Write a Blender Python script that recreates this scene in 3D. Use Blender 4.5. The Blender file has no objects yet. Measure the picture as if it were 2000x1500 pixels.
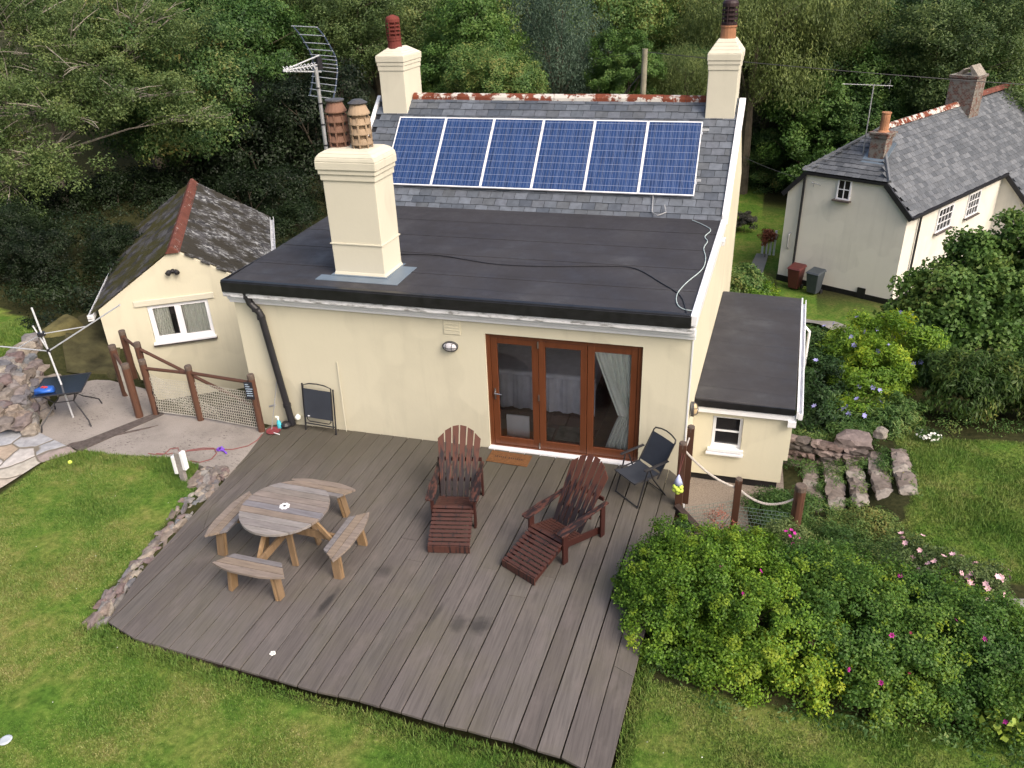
import bpy, bmesh, math, random
import numpy as np
from mathutils import Vector, Matrix
PI = math.pi
random.seed(7); RNG = np.random.default_rng(7)
SC = bpy.context.scene; COL = SC.collection

# ------------------------------------------------------------------ camera
CAM = Vector((3.6765, -11.0949, 7.4407)); YAW, PITCH, ROLL = -0.2866, 0.4902, -0.0367
def cam_basis():
    f = Vector((math.sin(YAW)*math.cos(PITCH), math.cos(YAW)*math.cos(PITCH), -math.sin(PITCH)))
    r = Vector((math.cos(YAW), -math.sin(YAW), 0)); u = r.cross(f)
    return math.cos(ROLL)*r+math.sin(ROLL)*u, -math.sin(ROLL)*r+math.cos(ROLL)*u, f
r_, u_, f_ = cam_basis()
cd = bpy.data.cameras.new('camera'); cam = bpy.data.objects.new('camera', cd); COL.objects.link(cam)
cam.matrix_world = Matrix(((r_.x, u_.x, -f_.x, CAM.x), (r_.y, u_.y, -f_.y, CAM.y), (r_.z, u_.z, -f_.z, CAM.z), (0, 0, 0, 1)))
cd.sensor_width = 36; cd.lens = 36*1578.3/2000; cd.clip_start = .05; cd.clip_end = 600
SC.camera = cam
# ------------------------------------------------------------------ sky, sun, exposure
SUN_EL, SUN_AZ = math.radians(44), math.radians(122)     # azimuth from +Y towards +X
W = bpy.data.worlds.new('World'); SC.world = W; W.use_nodes = True
nt = W.node_tree; sk = nt.nodes.new('ShaderNodeTexSky'); sk.sky_type = 'NISHITA'; sk.sun_disc = False
sk.sun_elevation = SUN_EL; sk.sun_rotation = SUN_AZ; sk.air_density = 1.0; sk.dust_density = 8.0; sk.ozone_density = 1.0
bg = nt.nodes['Background']; bg.inputs[1].default_value = 0.15; nt.links.new(sk.outputs[0], bg.inputs[0])
sl = bpy.data.lights.new('sun', 'SUN'); sl.energy = .66; sl.angle = math.radians(24); sl.color = (1, .965, .92)
so = bpy.data.objects.new('sun', sl); COL.objects.link(so)
sd = Vector((math.sin(SUN_AZ)*math.cos(SUN_EL), math.cos(SUN_AZ)*math.cos(SUN_EL), math.sin(SUN_EL)))
so.rotation_euler = sd.to_track_quat('Z', 'Y').to_euler(); so.location = sd*30
SC.view_settings.view_transform = 'Standard'; SC.view_settings.look = 'None'; SC.view_settings.gamma = 1
SC.view_settings.exposure = 0.70

# ------------------------------------------------------------------ materials
def srgb(r, g, b): return tuple(((c/255+.055)/1.055)**2.4 if c > 10 else c/255/12.92 for c in (r, g, b))
class N:
    def __init__(s, name, rough=.7, spec=.3, metal=0):
        s.m = bpy.data.materials.new(name); s.m.use_nodes = True; s.t = s.m.node_tree
        s.b = s.t.nodes['Principled BSDF']; s.b.inputs['Roughness'].default_value = rough
        s.b.inputs['Specular IOR Level'].default_value = spec; s.b.inputs['Metallic'].default_value = metal
        s.tc = s.n('ShaderNodeTexCoord')
    def n(s, t, **k):
        x = s.t.nodes.new(t)
        for a, b in k.items(): setattr(x, a, b)
        return x
    def l(s, a, b): s.t.links.new(a, b)
    def vec(s, scale=(1, 1, 1), rot=(0, 0, 0)):
        m = s.n('ShaderNodeMapping'); m.inputs['Scale'].default_value = scale; m.inputs['Rotation'].default_value = rot
        s.l(s.tc.outputs['Object'], m.inputs[0]); return m.outputs[0]
    def noise(s, sc, det=4, vec=None, rough=.6):
        x = s.n('ShaderNodeTexNoise'); x.inputs['Scale'].default_value = sc; x.inputs['Detail'].default_value = det
        x.inputs['Roughness'].default_value = rough; s.l(vec or s.tc.outputs['Object'], x.inputs['Vector']); return x.outputs['Fac']
    def ramp(s, fac, stops, interp='LINEAR'):
        x = s.n('ShaderNodeValToRGB'); x.color_ramp.interpolation = interp
        e = x.color_ramp.elements
        while len(e) < len(stops): e.new(.5)
        for el, (p, c) in zip(e, stops): el.position = p; el.color = (*c, 1) if len(c) == 3 else c
        s.l(fac, x.inputs[0]); return x.outputs[0]
    def mix(s, a, b, fac, mode='MIX'):
        x = s.n('ShaderNodeMix', data_type='RGBA', blend_type=mode); x.clamp_factor = True
        for v, i in ((fac, 0), (a, 6), (b, 7)):
            if hasattr(v, 'links') or hasattr(v, 'is_linked'): s.l(v, x.inputs[i])
            else: x.inputs[i].default_value = v if i == 0 else (*v, 1)
        return x.outputs[2]
    def math(s, op, a, b=0.):
        x = s.n('ShaderNodeMath', operation=op)
        for v, i in ((a, 0), (b, 1)):
            if isinstance(v, (int, float)): x.inputs[i].default_value = v
            else: s.l(v, x.inputs[i])
        return x.outputs[0]
    def island(s): g = s.n('ShaderNodeNewGeometry'); return g.outputs['Random Per Island']
    def col(s, c): s.l(c, s.b.inputs['Base Color']) if not isinstance(c, tuple) else setattr(s.b.inputs['Base Color'], 'default_value', (*c, 1)); return s
    def bump(s, h, st=.3, dist=.01):
        x = s.n('ShaderNodeBump'); x.inputs['Strength'].default_value = st; x.inputs['Distance'].default_value = dist
        s.l(h, x.inputs['Height']); s.l(x.outputs[0], s.b.inputs['Normal']); return s
def simple(name, c, rough=.6, spec=.3, metal=0, var=.15, sc=6, bump=0, bsc=80):
    x = N(name, rough, spec, metal); n = x.noise(sc, 5)
    lo = tuple(v*(1-var) for v in c); hi = tuple(min(1, v*(1+var)) for v in c)
    x.col(x.ramp(n, [(.3, lo), (.7, hi)]))
    if bump: x.bump(x.noise(bsc, 3), bump, .005)
    return x.m
def islands(name, cols, rough=.7, spec=.3, fine=40, fvar=.25, grain=None, bump=.2):
    x = N(name, rough, spec); c = x.ramp(x.island(), [((i+.5)/len(cols), q) for i, q in enumerate(cols)])
    v = x.vec(grain) if grain else None; n = x.noise(fine, 5, v)
    c = x.mix(c, x.ramp(n, [(.25, (1-fvar,)*3), (.75, (1+fvar,)*3)]), 1., 'MULTIPLY'); x.col(c)
    if bump: x.bump(n, bump, .004)
    return x.m
def leafmat(name, cols, rough=.55, trans=.33, sc=.9):
    x = N(name, rough, .35); isl = x.island(); k = len(cols)
    big = x.noise(sc, 3); oi = x.n('ShaderNodeObjectInfo')
    f = x.math('ADD', x.math('MULTIPLY', isl, .34), x.math('MULTIPLY', x.math('SUBTRACT', big, .32), 1.5))
    f = x.math('ADD', f, x.math('MULTIPLY', x.math('SUBTRACT', oi.outputs['Random'], .5), .3))
    c = x.ramp(f, [(i/(k-1)*.9+.05, q) for i, q in enumerate(cols)]); x.col(c)
    tr = x.n('ShaderNodeBsdfTranslucent'); x.l(c, tr.inputs[0]); mx = x.n('ShaderNodeMixShader'); mx.inputs[0].default_value = trans
    out = x.t.nodes['Material Output']; x.l(x.b.outputs[0], mx.inputs[1]); x.l(tr.outputs[0], mx.inputs[2]); x.l(mx.outputs[0], out.inputs[0])
    return x.m
M = {}
def cream(name, c):
    x = N(name, .85, .2); n = x.noise(1.3, 6); c0 = x.ramp(n, [(.3, tuple(v*.93 for v in c)), (.7, tuple(v*1.04 for v in c))])
    st = x.noise(3, 5, x.vec((1, 1, .25))); c1 = x.mix(c0, tuple(v*.72 for v in c), x.ramp(st, [(.6, (0, 0, 0)), (.85, (.5, .5, .5))]))
    dr = x.noise(1., 5, x.vec((5, 5, .35))); c1 = x.mix(c1, tuple(v*.80 for v in c), x.ramp(dr, [(.52, (0,)*3), (.72, (.45,)*3)])); sp = x.n('ShaderNodeSeparateXYZ'); x.l(x.tc.outputs['Object'], sp.inputs[0]); pt = x.noise(.5, 2); c1 = x.mix(c1, tuple(min(1, v*1.07) for v in c), x.ramp(pt, [(.5, (0,)*3), (.52, (.6,)*3)])); x.col(c1); x.bump(x.noise(18, 7), .2, .012); return x.m
M['cream'] = cream('cream_render', (.60, .565, .435)); M['creamlt'] = cream('chimney_render', (.575, .55, .45))
M['nbwall'] = cream('old_limewash', (.66, .64, .57))
M['white'] = simple('white_gloss_paint', (.78, .79, .82), .35, .5, var=.06, sc=4)
M['upvc'] = simple('white_plastic', (.80, .81, .84), .3, .5, var=.03)
def dirtywhite():
    x = N('weathered_white_paint', .45, .4); n = x.noise(9, 6, x.vec((.6, 2, 2))); x.col(x.ramp(n, [(.35, (.25, .25, .25)), (.47, (.62, .63, .65)), (.6, (.76, .77, .8))])); return x.m
M['dwhite'] = dirtywhite()
M['black'] = simple('black_plastic', (.018, .018, .022), .4, .5, var=.2); M['blackmetal'] = simple('black_painted_steel', (.02, .02, .024), .45, .5, var=.3, sc=30)
def felt():
    x = N('roofing_felt', .62, .35); n = x.noise(1.1, 6); n2 = x.noise(220, 2)
    c = x.ramp(n, [(.3, (.030, .029, .033)), (.5, (.038, .037, .042)), (.62, (.045, .044, .048)), (.75, (.068, .067, .069))])
    sp = x.n('ShaderNodeSeparateXYZ'); x.l(x.tc.outputs['Object'], sp.inputs[0])
    wob = x.math('MULTIPLY', x.noise(.8, 2), .12); y = x.math('ADD', sp.outputs[1], wob)
    fr = x.math('FRACT', x.math('DIVIDE', y, .62)); ln = x.math('LESS_THAN', fr, .035)
    c = x.mix(c, (.009, .008, .010), x.math('MULTIPLY', ln, .45))
    c = x.mix(c, x.ramp(n2, [(.3, (.8,)*3), (.7, (1.2,)*3)]), 1., 'MULTIPLY'); x.col(c)
    x.bump(x.math('SUBTRACT', n2, x.math('MULTIPLY', ln, 2.)), .3, .004)
    x.l(x.ramp(x.noise(2.2, 4), [(.4, (.72,)*3), (.7, (.42,)*3)]), x.b.inputs['Roughness']); return x.m
M['felt'] = felt(); M['feltedge'] = simple('bitumen_edge', (.012, .012, .014), .35, .5, var=.4, sc=8, bump=.4, bsc=14)
SL = [(.062, .074, .094), (.09, .104, .124), (.125, .143, .172), (.074, .084, .10), (.11, .124, .15), (.085, .095, .108)]
M['slate'] = islands('slate', SL, .5, .5, 9, .28, (1, 1, 1), .25)
M['slate2'] = islands('old_slate', [(.075, .083, .095), (.11, .12, .135), (.145, .155, .17), (.09, .098, .11)], .65, .3, 5, .22, None, .25)
def moss_slate(name, mossc, lich):
    x = N(name, .85, .2); c = x.ramp(x.island(), [(.1, (.035, .034, .036)), (.5, (.06, .058, .06)), (.9, (.09, .088, .09))])
    m = x.noise(1.6, 4); l = x.noise(7, 7, x.vec((1, 1, 1)), .75)
    c = x.mix(c, lich, x.ramp(l, [(.5, (0,)*3), (.60, (1,)*3)])) if lich else c
    c = x.mix(c, mossc, x.ramp(m, [(.42, (0,)*3), (.55, (1,)*3)])); x.col(c); x.bump(l, .6, .02); return x.m
M['mosslate'] = moss_slate('lichen_covered_slate', (.04, .036, .028), (.36, .37, .37)); M['mosslate2'] = moss_slate('mossy_slate', (.045, .042, .012), None)
def terracotta(name, c, lich=.55, sc=6):
    x = N(name, .8, .2); n = x.noise(sc, 6, None, .7); r = x.noise(2.5, 4)
    cc = x.ramp(r, [(.3, tuple(v*.6 for v in c)), (.7, c)]); x.col(x.mix(cc, (.55, .54, .50), x.ramp(n, [(lich, (0,)*3), (lich+.05, (.9,)*3)]))); x.bump(n, .3, .006); return x.m
M['ridge'] = terracotta('lichened_terracotta', (.19, .055, .03), .5, 3.2); M['ridge2'] = terracotta('red_terracotta', (.17, .062, .045), .62)
M['pot'] = terracotta('sooty_terracotta', (.25, .14, .10), .66, 9); M['potred'] = terracotta('red_clay', (.17, .042, .034), .8); M['pototan'] = terracotta('buff_clay', (.38, .28, .19), .66, 9)
M['potlt'] = terracotta('orange_clay', (.45, .22, .12), .8)
def brick():
    x = N('old_brick', .9, .15); b = x.n('ShaderNodeTexBrick'); b.inputs['Scale'].default_value = 4.5; x.l(x.vec((1, 1, 1), (PI/2, 0, 0)), b.inputs[0])
    b.inputs['Color1'].default_value = (.15, .065, .05, 1); b.inputs['Color2'].default_value = (.09, .055, .048, 1); b.inputs['Mortar'].default_value = (.25, .23, .2, 1)
    x.col(x.mix(b.outputs[0], (.2, .2, .18), x.ramp(x.noise(6, 6), [(.44, (0,)*3), (.56, (.8,)*3)]))); return x.m
M['brick'] = brick()
M['lead'] = simple('lead_flashing', (.13, .17, .215), .45, .5, var=.12, sc=3)
def wood_deck():
    x = N('weathered_decking', .72, .3)
    c = x.ramp(x.island(), [(.05, (.094, .083, .078)), (.3, (.113, .100, .095)), (.5, (.101, .092, .085)), (.7, (.122, .110, .104)), (.95, (.106, .093, .088))])
    g = x.noise(1.0, 7, x.vec((34, 1.6, 34)), .65); c = x.mix(c, x.ramp(g, [(.25, (.62,)*3), (.5, (1.,)*3), (.8, (1.32,)*3)]), 1., 'MULTIPLY')
    p = x.noise(.9, 5); c = x.mix(c, (.115, .105, .075), x.ramp(p, [(.45, (0,)*3), (.7, (.55,)*3)]))
    q = x.noise(2.6, 6, x.vec((1.6, .7, 1))); c = x.mix(c, (.175, .15, .142), x.ramp(q, [(.52, (0,)*3), (.75, (.5,)*3)]))
    k = x.noise(9, 3); c = x.mix(c, (.035, .03, .028), x.ramp(k, [(.72, (0,)*3), (.78, (.75,)*3)]))
    geo = x.n('ShaderNodeNewGeometry'); gs = x.n('ShaderNodeSeparateXYZ'); x.l(geo.outputs['Position'], gs.inputs[0])
    alg = x.math('ADD', gs.outputs[1], x.math('MULTIPLY', x.noise(.8, 4), 1.6)); c = x.mix(c, (.066, .060, .042), x.ramp(x.math('MULTIPLY', x.math('ADD', alg, 2.2), .4), [(.25, (0,)*3), (1., (.62,)*3)]))
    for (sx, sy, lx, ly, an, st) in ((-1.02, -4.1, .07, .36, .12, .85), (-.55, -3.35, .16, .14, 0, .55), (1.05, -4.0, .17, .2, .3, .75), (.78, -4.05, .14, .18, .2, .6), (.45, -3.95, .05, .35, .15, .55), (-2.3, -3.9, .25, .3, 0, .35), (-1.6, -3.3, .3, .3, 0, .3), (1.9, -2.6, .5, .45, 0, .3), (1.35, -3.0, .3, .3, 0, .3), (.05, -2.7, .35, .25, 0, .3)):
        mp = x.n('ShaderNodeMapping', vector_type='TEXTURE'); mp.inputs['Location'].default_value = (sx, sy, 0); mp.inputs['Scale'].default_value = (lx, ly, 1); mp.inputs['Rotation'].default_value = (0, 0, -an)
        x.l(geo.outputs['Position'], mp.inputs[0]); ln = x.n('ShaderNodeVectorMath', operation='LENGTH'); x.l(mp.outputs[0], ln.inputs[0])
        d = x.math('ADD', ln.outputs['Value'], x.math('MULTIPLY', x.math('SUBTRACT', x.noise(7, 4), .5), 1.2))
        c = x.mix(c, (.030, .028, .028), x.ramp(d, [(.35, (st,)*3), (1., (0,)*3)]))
    x.col(c); x.bump(g, .45, .006); return x.m
M['deck'] = wood_deck(); M['darkwood'] = simple('dark_timber', (.05, .035, .03), .8, .2, var=.3)
M['table'] = islands('weathered_table_planks', [(.21, .15, .10), (.21, .20, .205), (.135, .125, .13), (.24, .185, .135), (.165, .16, .18), (.25, .23, .215), (.14, .115, .10)], .7, .3, 1.0, .3, (3.5, 26, 26), .3)
M['tableleg'] = islands('golden_softwood', [(.25, .165, .09), (.20, .135, .08)], .7, .3, 1, .25, (20, 20, 3), .2)
def stained(name, red, worn, low=False):
    x = N(name, .5, .35); c = x.ramp(x.island(), [(.1, tuple(v*.75 for v in red)), (.9, tuple(v*1.2 for v in red))])
    n = x.noise(1.0, 5, x.vec((24, 6, 1.6)), .6); i = x.math('MULTIPLY', x.math('SUBTRACT', x.island(), .5), .22)
    if low: sp = x.n('ShaderNodeSeparateXYZ'); x.l(x.tc.outputs['Object'], sp.inputs[0]); i = x.math('ADD', i, x.math('MULTIPLY', x.math('SUBTRACT', .72, sp.outputs[2]), .32))
    x.col(x.mix(c, (.012, .010, .012), x.ramp(x.math('ADD', n, i), [(worn, (0,)*3), (worn+.09, (.93,)*3)]))); x.bump(n, .3, .004); return x.m
M['chair'] = stained('worn_red_stain', (.100, .036, .022), .43, True); M['chairslat'] = stained('red_stained_slats', (.072, .030, .023), .53); M['chairdark'] = stained('dark_stain', (.05, .016, .013), .55)
M['postw'] = stained('brown_stained_post', (.085, .041, .027), .66); M['posttop'] = simple('bare_post_top', (.11, .085, .07), .9, var=.3, sc=20)
M['oak'] = islands('varnished_hardwood', [(.125, .040, .016), (.11, .035, .014)], .3, .5, 1, .22, (18, 18, 2), .1)
def glass(name, tint=(1, 1, 1), ior=1.5, rough=.0):
    x = N(name); t = x.n('ShaderNodeBsdfTransparent'); t.inputs[0].default_value = (*tint, 1); g = x.n('ShaderNodeBsdfGlossy'); g.inputs['Roughness'].default_value = rough
    f = x.n('ShaderNodeFresnel'); f.inputs[0].default_value = ior; mx = x.n('ShaderNodeMixShader'); x.l(f.outputs[0], mx.inputs[0]); x.l(t.outputs[0], mx.inputs[1]); x.l(g.outputs[0], mx.inputs[2])
    x.l(mx.outputs[0], x.t.nodes['Material Output'].inputs[0]); return x.m
M['glass'] = glass('window_glass', (1, 1, 1), 1.55); M['darkglass'] = simple('dark_glass', (.012, .013, .016), .05, .8, var=.1)
M['curtain'] = simple('pale_curtain_cloth', (.86, .89, .83), .9, .1, var=.06, sc=20)
M['cloth'] = simple('white_bedding', (.8, .81, .88), .9, .1, var=.1); M['tile'] = islands('terracotta_floor_tiles', [(.20, .095, .06), (.16, .08, .055), (.23, .12, .075)], .4, .5, 6, .15)
M['plaster'] = simple('room_plaster', (.72, .70, .66), .9, .1, var=.05)
M['steel'] = simple('brushed_steel', (.55, .55, .55), .3, .5, 1, .1); M['alu'] = simple('aluminium_tube', (.55, .57, .6), .4, .5, .25, .1); M['galv'] = simple('galvanised_tube', (.38, .39, .4), .5, .5, .5, .1)
M['sling'] = simple('charcoal_mesh_fabric', (.036, .042, .055), .75, .25, var=.15, sc=3, bump=.3, bsc=250)
M['coir'] = simple('coir_matting', (.15, .072, .032), .95, .1, var=.25, sc=30, bump=.6, bsc=200); M['ink'] = simple('black_print', (.03, .02, .018), .9, var=.1)
M['chalk'] = simple('chalk_lettering', (.38, .48, .6), .9, var=.2); M['signblack'] = simple('chalkboard_paint', (.02, .022, .028), .7, var=.2)
M['lampglass'] = simple('frosted_lamp_glass', (.55, .54, .58), .3, .5, var=.1, sc=20); M['lampmetal'] = simple('grey_cast_metal', (.09, .09, .095), .5, .4, .3)
M['rope'] = simple('weathered_rope', (.42, .39, .36), .9, .1, var=.2, sc=40); M['net'] = simple('pale_netting', (.5, .48, .42), .9, .1, var=.15); M['netgreen'] = simple('green_netting', (.16, .22, .2), .9, .1, var=.15)
M['yellow'] = simple('tennis_felt', (.58, .72, .12), .9, .1, var=.1, sc=40); M['polybag'] = simple('blue_netting_bag', (.42, .47, .68), .5, .4, var=.1)
M['blue'] = simple('blue_plastic_bag', (.02, .10, .42), .4, .5, var=.25, sc=8); M['red'] = simple('red_plastic', (.55, .06, .05), .5, .4); M['cyan'] = simple('turquoise_liquid', (.08, .50, .62), .25, .5); M['purple'] = simple('purple_plastic', (.20, .08, .55), .4, .4); M['redcord'] = simple('maroon_cord', (.22, .08, .08), .8)
M['bluecord'] = simple('pale_cable', (.42, .5, .5), .6); M['greywood'] = simple('grey_weathered_post', (.26, .24, .23), .85, .2, var=.2, sc=20)
M['pole'] = simple('utility_pole_timber', (.24, .225, .17), .9, .1, var=.2, sc=5); M['bark'] = simple('tree_bark', (.10, .085, .065), .9, .1, var=.3, sc=6, bump=.5, bsc=20); M['barkpale'] = simple('pale_bare_twigs', (.30, .27, .23), .9, .1, var=.25, sc=6)
M['binred'] = simple('maroon_bin_plastic', (.085, .022, .02), .5, .4); M['bingrey'] = simple('grey_bin_plastic', (.045, .055, .065), .5, .4)
def concrete(name, c, spots=.66):
    x = N(name, .85, .2); n = x.noise(1.2, 6); s = x.noise(13, 4, x.vec((1, 1.8, 1)))
    cc = x.ramp(n, [(.3, tuple(v*.72 for v in c)), (.5, c), (.7, tuple(v*1.15 for v in c))]); cc = x.mix(cc, x.ramp(x.noise(60, 3), [(.3, (.82,)*3), (.7, (1.15,)*3)]), 1., 'MULTIPLY'); m = x.noise(.9, 3)
    f = x.math('MULTIPLY', x.ramp(s, [(spots, (0,)*3), (spots+.04, (1,)*3)]), x.ramp(m, [(.45, (0,)*3), (.6, (1,)*3)]))
    x.col(x.mix(cc, (.12, .105, .095), f)); x.bump(x.noise(50, 5), .25, .01); return x.m
M['concrete'] = concrete('worn_concrete', (.27, .245, .225), .58); M['gravel'] = simple('pinkish_gravel', (.20, .17, .145), .95, .1, var=.35, sc=45, bump=.6, bsc=90); M['pathgrey'] = concrete('garden_path_concrete', (.25, .24, .22), .8)
M['mossconc'] = simple('mossy_concrete', (.05, .047, .022), .9, .2, var=.6, sc=2.2, bump=.4, bsc=30); M['mossblock'] = simple('mossy_block', (.095, .085, .035), .9, .2, var=.45, sc=2.5, bump=.3, bsc=20)
M['rock'] = islands('rubble_stone', [(.15, .125, .105), (.22, .185, .16), (.13, .125, .12), (.18, .14, .125), (.27, .24, .20), (.13, .14, .155), (.15, .105, .10), (.19, .18, .175)], .85, .2, 11, .4, None, .5)
M['rocklt'] = islands('pale_step_stone', [(.15, .125, .11), (.22, .19, .175), (.17, .14, .125), (.25, .225, .20)], .85, .2, 11, .4, None, .5)
M['rockdark'] = islands('dark_wall_stone', [(.10, .075, .07), (.15, .11, .10), (.08, .07, .065), (.19, .15, .14)], .85, .2, 14, .4, None, .5)
def flags():
    x = N('crazy_paving', .8, .25); d = x.n('ShaderNodeTexVoronoi', feature='DISTANCE_TO_EDGE'); c = x.n('ShaderNodeTexVoronoi')
    wv = x.n('ShaderNodeVectorMath', operation='ADD'); ns = x.n('ShaderNodeTexNoise'); ns.inputs['Scale'].default_value = 1.5; sc = x.n('ShaderNodeVectorMath', operation='SCALE'); sc.inputs[3].default_value = .35
    x.l(x.tc.outputs['Object'], ns.inputs[0]); x.l(ns.outputs['Color'], sc.inputs[0]); x.l(x.tc.outputs['Object'], wv.inputs[0]); x.l(sc.outputs[0], wv.inputs[1])
    for v in (d, c): v.inputs['Scale'].default_value = 1.9; x.l(wv.outputs[0], v.inputs['Vector'])
    sp = x.n('ShaderNodeSeparateColor'); x.l(c.outputs['Color'], sp.inputs[0])
    cc = x.ramp(sp.outputs[0], [(.0, (.30, .32, .36)), (.2, (.42, .36, .29)), (.4, (.46, .45, .45)), (.6, (.30, .25, .23)), (.8, (.50, .40, .25)), (1, (.36, .38, .40))])
    cc = x.mix(cc, x.ramp(x.noise(9, 6), [(.3, (.75,)*3), (.7, (1.2,)*3)]), 1., 'MULTIPLY')
    x.col(x.mix((.17, .15, .12), cc, x.ramp(d.outputs['Distance'], [(.02, (0,)*3), (.05, (1,)*3)]))); x.bump(x.ramp(d.outputs['Distance'], [(0, (0,)*3), (.08, (1,)*3)]), .6, .02); return x.m
M['flags'] = flags()
def ground():
    x = N('lawn_soil', .95, .1); g = x.n('ShaderNodeNewGeometry'); P = g.outputs['Position']
    a = x.noise(.55, 5, P); b = x.noise(14, 6, P); d = x.noise(3.5, 5, P); a = x.math('ADD', x.math('MULTIPLY', a, .6), x.math('MULTIPLY', d, .4)); c = x.ramp(a, [(.36, (.050, .115, .016)), (.47, (.080, .15, .022)), (.56, (.13, .17, .036)), (.66, (.19, .18, .06))])
    c = x.mix(c, x.ramp(b, [(.3, (.6,)*3), (.7, (1.3,)*3)]), 1., 'MULTIPLY')
    at = x.n('ShaderNodeAttribute', attribute_name='wild'); c = x.mix(c, x.ramp(b, [(.3, (.018, .022, .008)), (.7, (.045, .045, .018))]), at.outputs['Fac'])
    x.col(c); x.bump(b, .5, .03); return x.m
M['ground'] = ground()
def grassmat():
    x = N('grass_blades', .6, .25); g = x.n('ShaderNodeNewGeometry'); P = g.outputs['Position']
    a = x.math('ADD', x.math('MULTIPLY', x.noise(.55, 5, P), .6), x.math('MULTIPLY', x.noise(3.5, 5, P), .4)); a = x.math('ADD', x.math('MULTIPLY', x.math('SUBTRACT', a, .5), 1.5), .5); i = x.math('MULTIPLY', x.math('SUBTRACT', g.outputs['Random Per Island'], .5), .24)
    f = x.math('ADD', a, i); c = x.ramp(f, [(.18, (.055, .125, .022)), (.40, (.105, .19, .035)), (.56, (.165, .22, .055)), (.72, (.25, .25, .095)), (.88, (.36, .31, .16))])
    at = x.n('ShaderNodeAttribute', attribute_name='lush'); at.attribute_type = 'GEOMETRY'
    c = x.mix(c, x.ramp(f, [(.25, (.045, .115, .016)), (.75, (.12, .20, .032))]), at.outputs['Fac']); x.col(c)
    return x.m
M['grass'] = grassmat()
# foliage palettes
M['lf_dark'] = leafmat('dark_leaves', [(0.0178, 0.041, 0.0158), (0.0321, 0.0785, 0.0225), (0.0535, 0.1158, 0.0314), (0.0927, 0.1644, 0.0449), (0.1694, 0.2148, 0.0673), (0.299, 0.24, 0.07)])
M['lf_lime'] = leafmat('young_lime_leaves', [(0.091, 0.1755, 0.0165), (0.169, 0.27, 0.022), (0.273, 0.351, 0.0275), (0.468, 0.486, 0.033)])
M['lf_shade'] = leafmat('painted_shade_leaves', [(.006, .012, .006), (.013, .026, .009), (.022, .042, .013), (.036, .060, .018)])  # shade below the tree canopy is put into these darkened leaf colours
M['lf_mid2'] = leafmat('fresh_green_leaves', [(0.0345, 0.078, 0.0196), (0.0633, 0.138, 0.028), (0.1035, 0.198, 0.042), (0.1495, 0.24, 0.056), (0.253, 0.3, 0.07)])
M['lf_mid'] = leafmat('mid_green_leaves', [(0.0242, 0.0614, 0.0174), (0.0483, 0.1121, 0.026), (0.0776, 0.1627, 0.0391), (0.1294, 0.217, 0.0545), (0.2242, 0.2712, 0.0762), (0.299, 0.24, 0.07)])
M['lf_olive'] = leafmat('olive_leaves', [(0.0379, 0.0672, 0.0219), (0.0725, 0.1225, 0.0365), (0.1207, 0.1779, 0.0547), (0.1811, 0.2372, 0.0765), (0.3105, 0.2965, 0.0911)])
M['lf_gold'] = leafmat('yellow_green_leaves', [(0.0637, 0.1453, 0.0155), (0.1169, 0.2324, 0.0217), (0.2017, 0.3294, 0.0279), (0.4248, 0.5038, 0.0342), (0.8, 0.7751, 0.0466)])
M['lf_willow'] = leafmat('willow_leaves', [(0.0517, 0.083, 0.0255), (0.1035, 0.1482, 0.0437), (0.1639, 0.2174, 0.0656), (0.2415, 0.2965, 0.0911), (0.3795, 0.3755, 0.1094)])
M['lf_grey'] = leafmat('grey_green_leaves', [(0.0379, 0.068, 0.0454), (0.0655, 0.1128, 0.0756), (0.1, 0.1594, 0.1058), (0.1466, 0.2138, 0.1417)])
M['lf_rose'] = leafmat('rose_leaves', [(0.0278, 0.0782, 0.0152), (0.0555, 0.1341, 0.0217), (0.0892, 0.1863, 0.0283), (0.1488, 0.2515, 0.0327), (0.2975, 0.3726, 0.0381)])
M['lf_bamboo'] = leafmat('straw_tipped_leaves', [(.03, .07, .012), (.05, .10, .018), (0.045, 0.0891, 0.0162), (0.105, 0.162, 0.027), (0.24, 0.243, 0.0675), (0.42, 0.324, 0.1215), (0.51, 0.3564, 0.135)])
M['lf_purple'] = leafmat('purplish_leaves', [(0.045, 0.0454, 0.0405), (0.0825, 0.081, 0.0675), (0.1275, 0.1134, 0.1012)])
def flower(name, c): return simple(name, c, .6, .2, var=.15)
M['fl_mag'] = flower('magenta_petals', (.42, .03, .26)); M['fl_pink'] = flower('pale_pink_petals', (.72, .45, .50)); M['fl_white'] = flower('white_petals', (.8, .8, .76)); M['fl_blue'] = flower('lilac_blue_petals', (.30, .30, .60)); M['fl_red'] = flower('dark_red_petals', (.2, .02, .05)); M['fl_yel'] = flower('yellow_leaf_tips', (.62, .52, .03))

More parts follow.
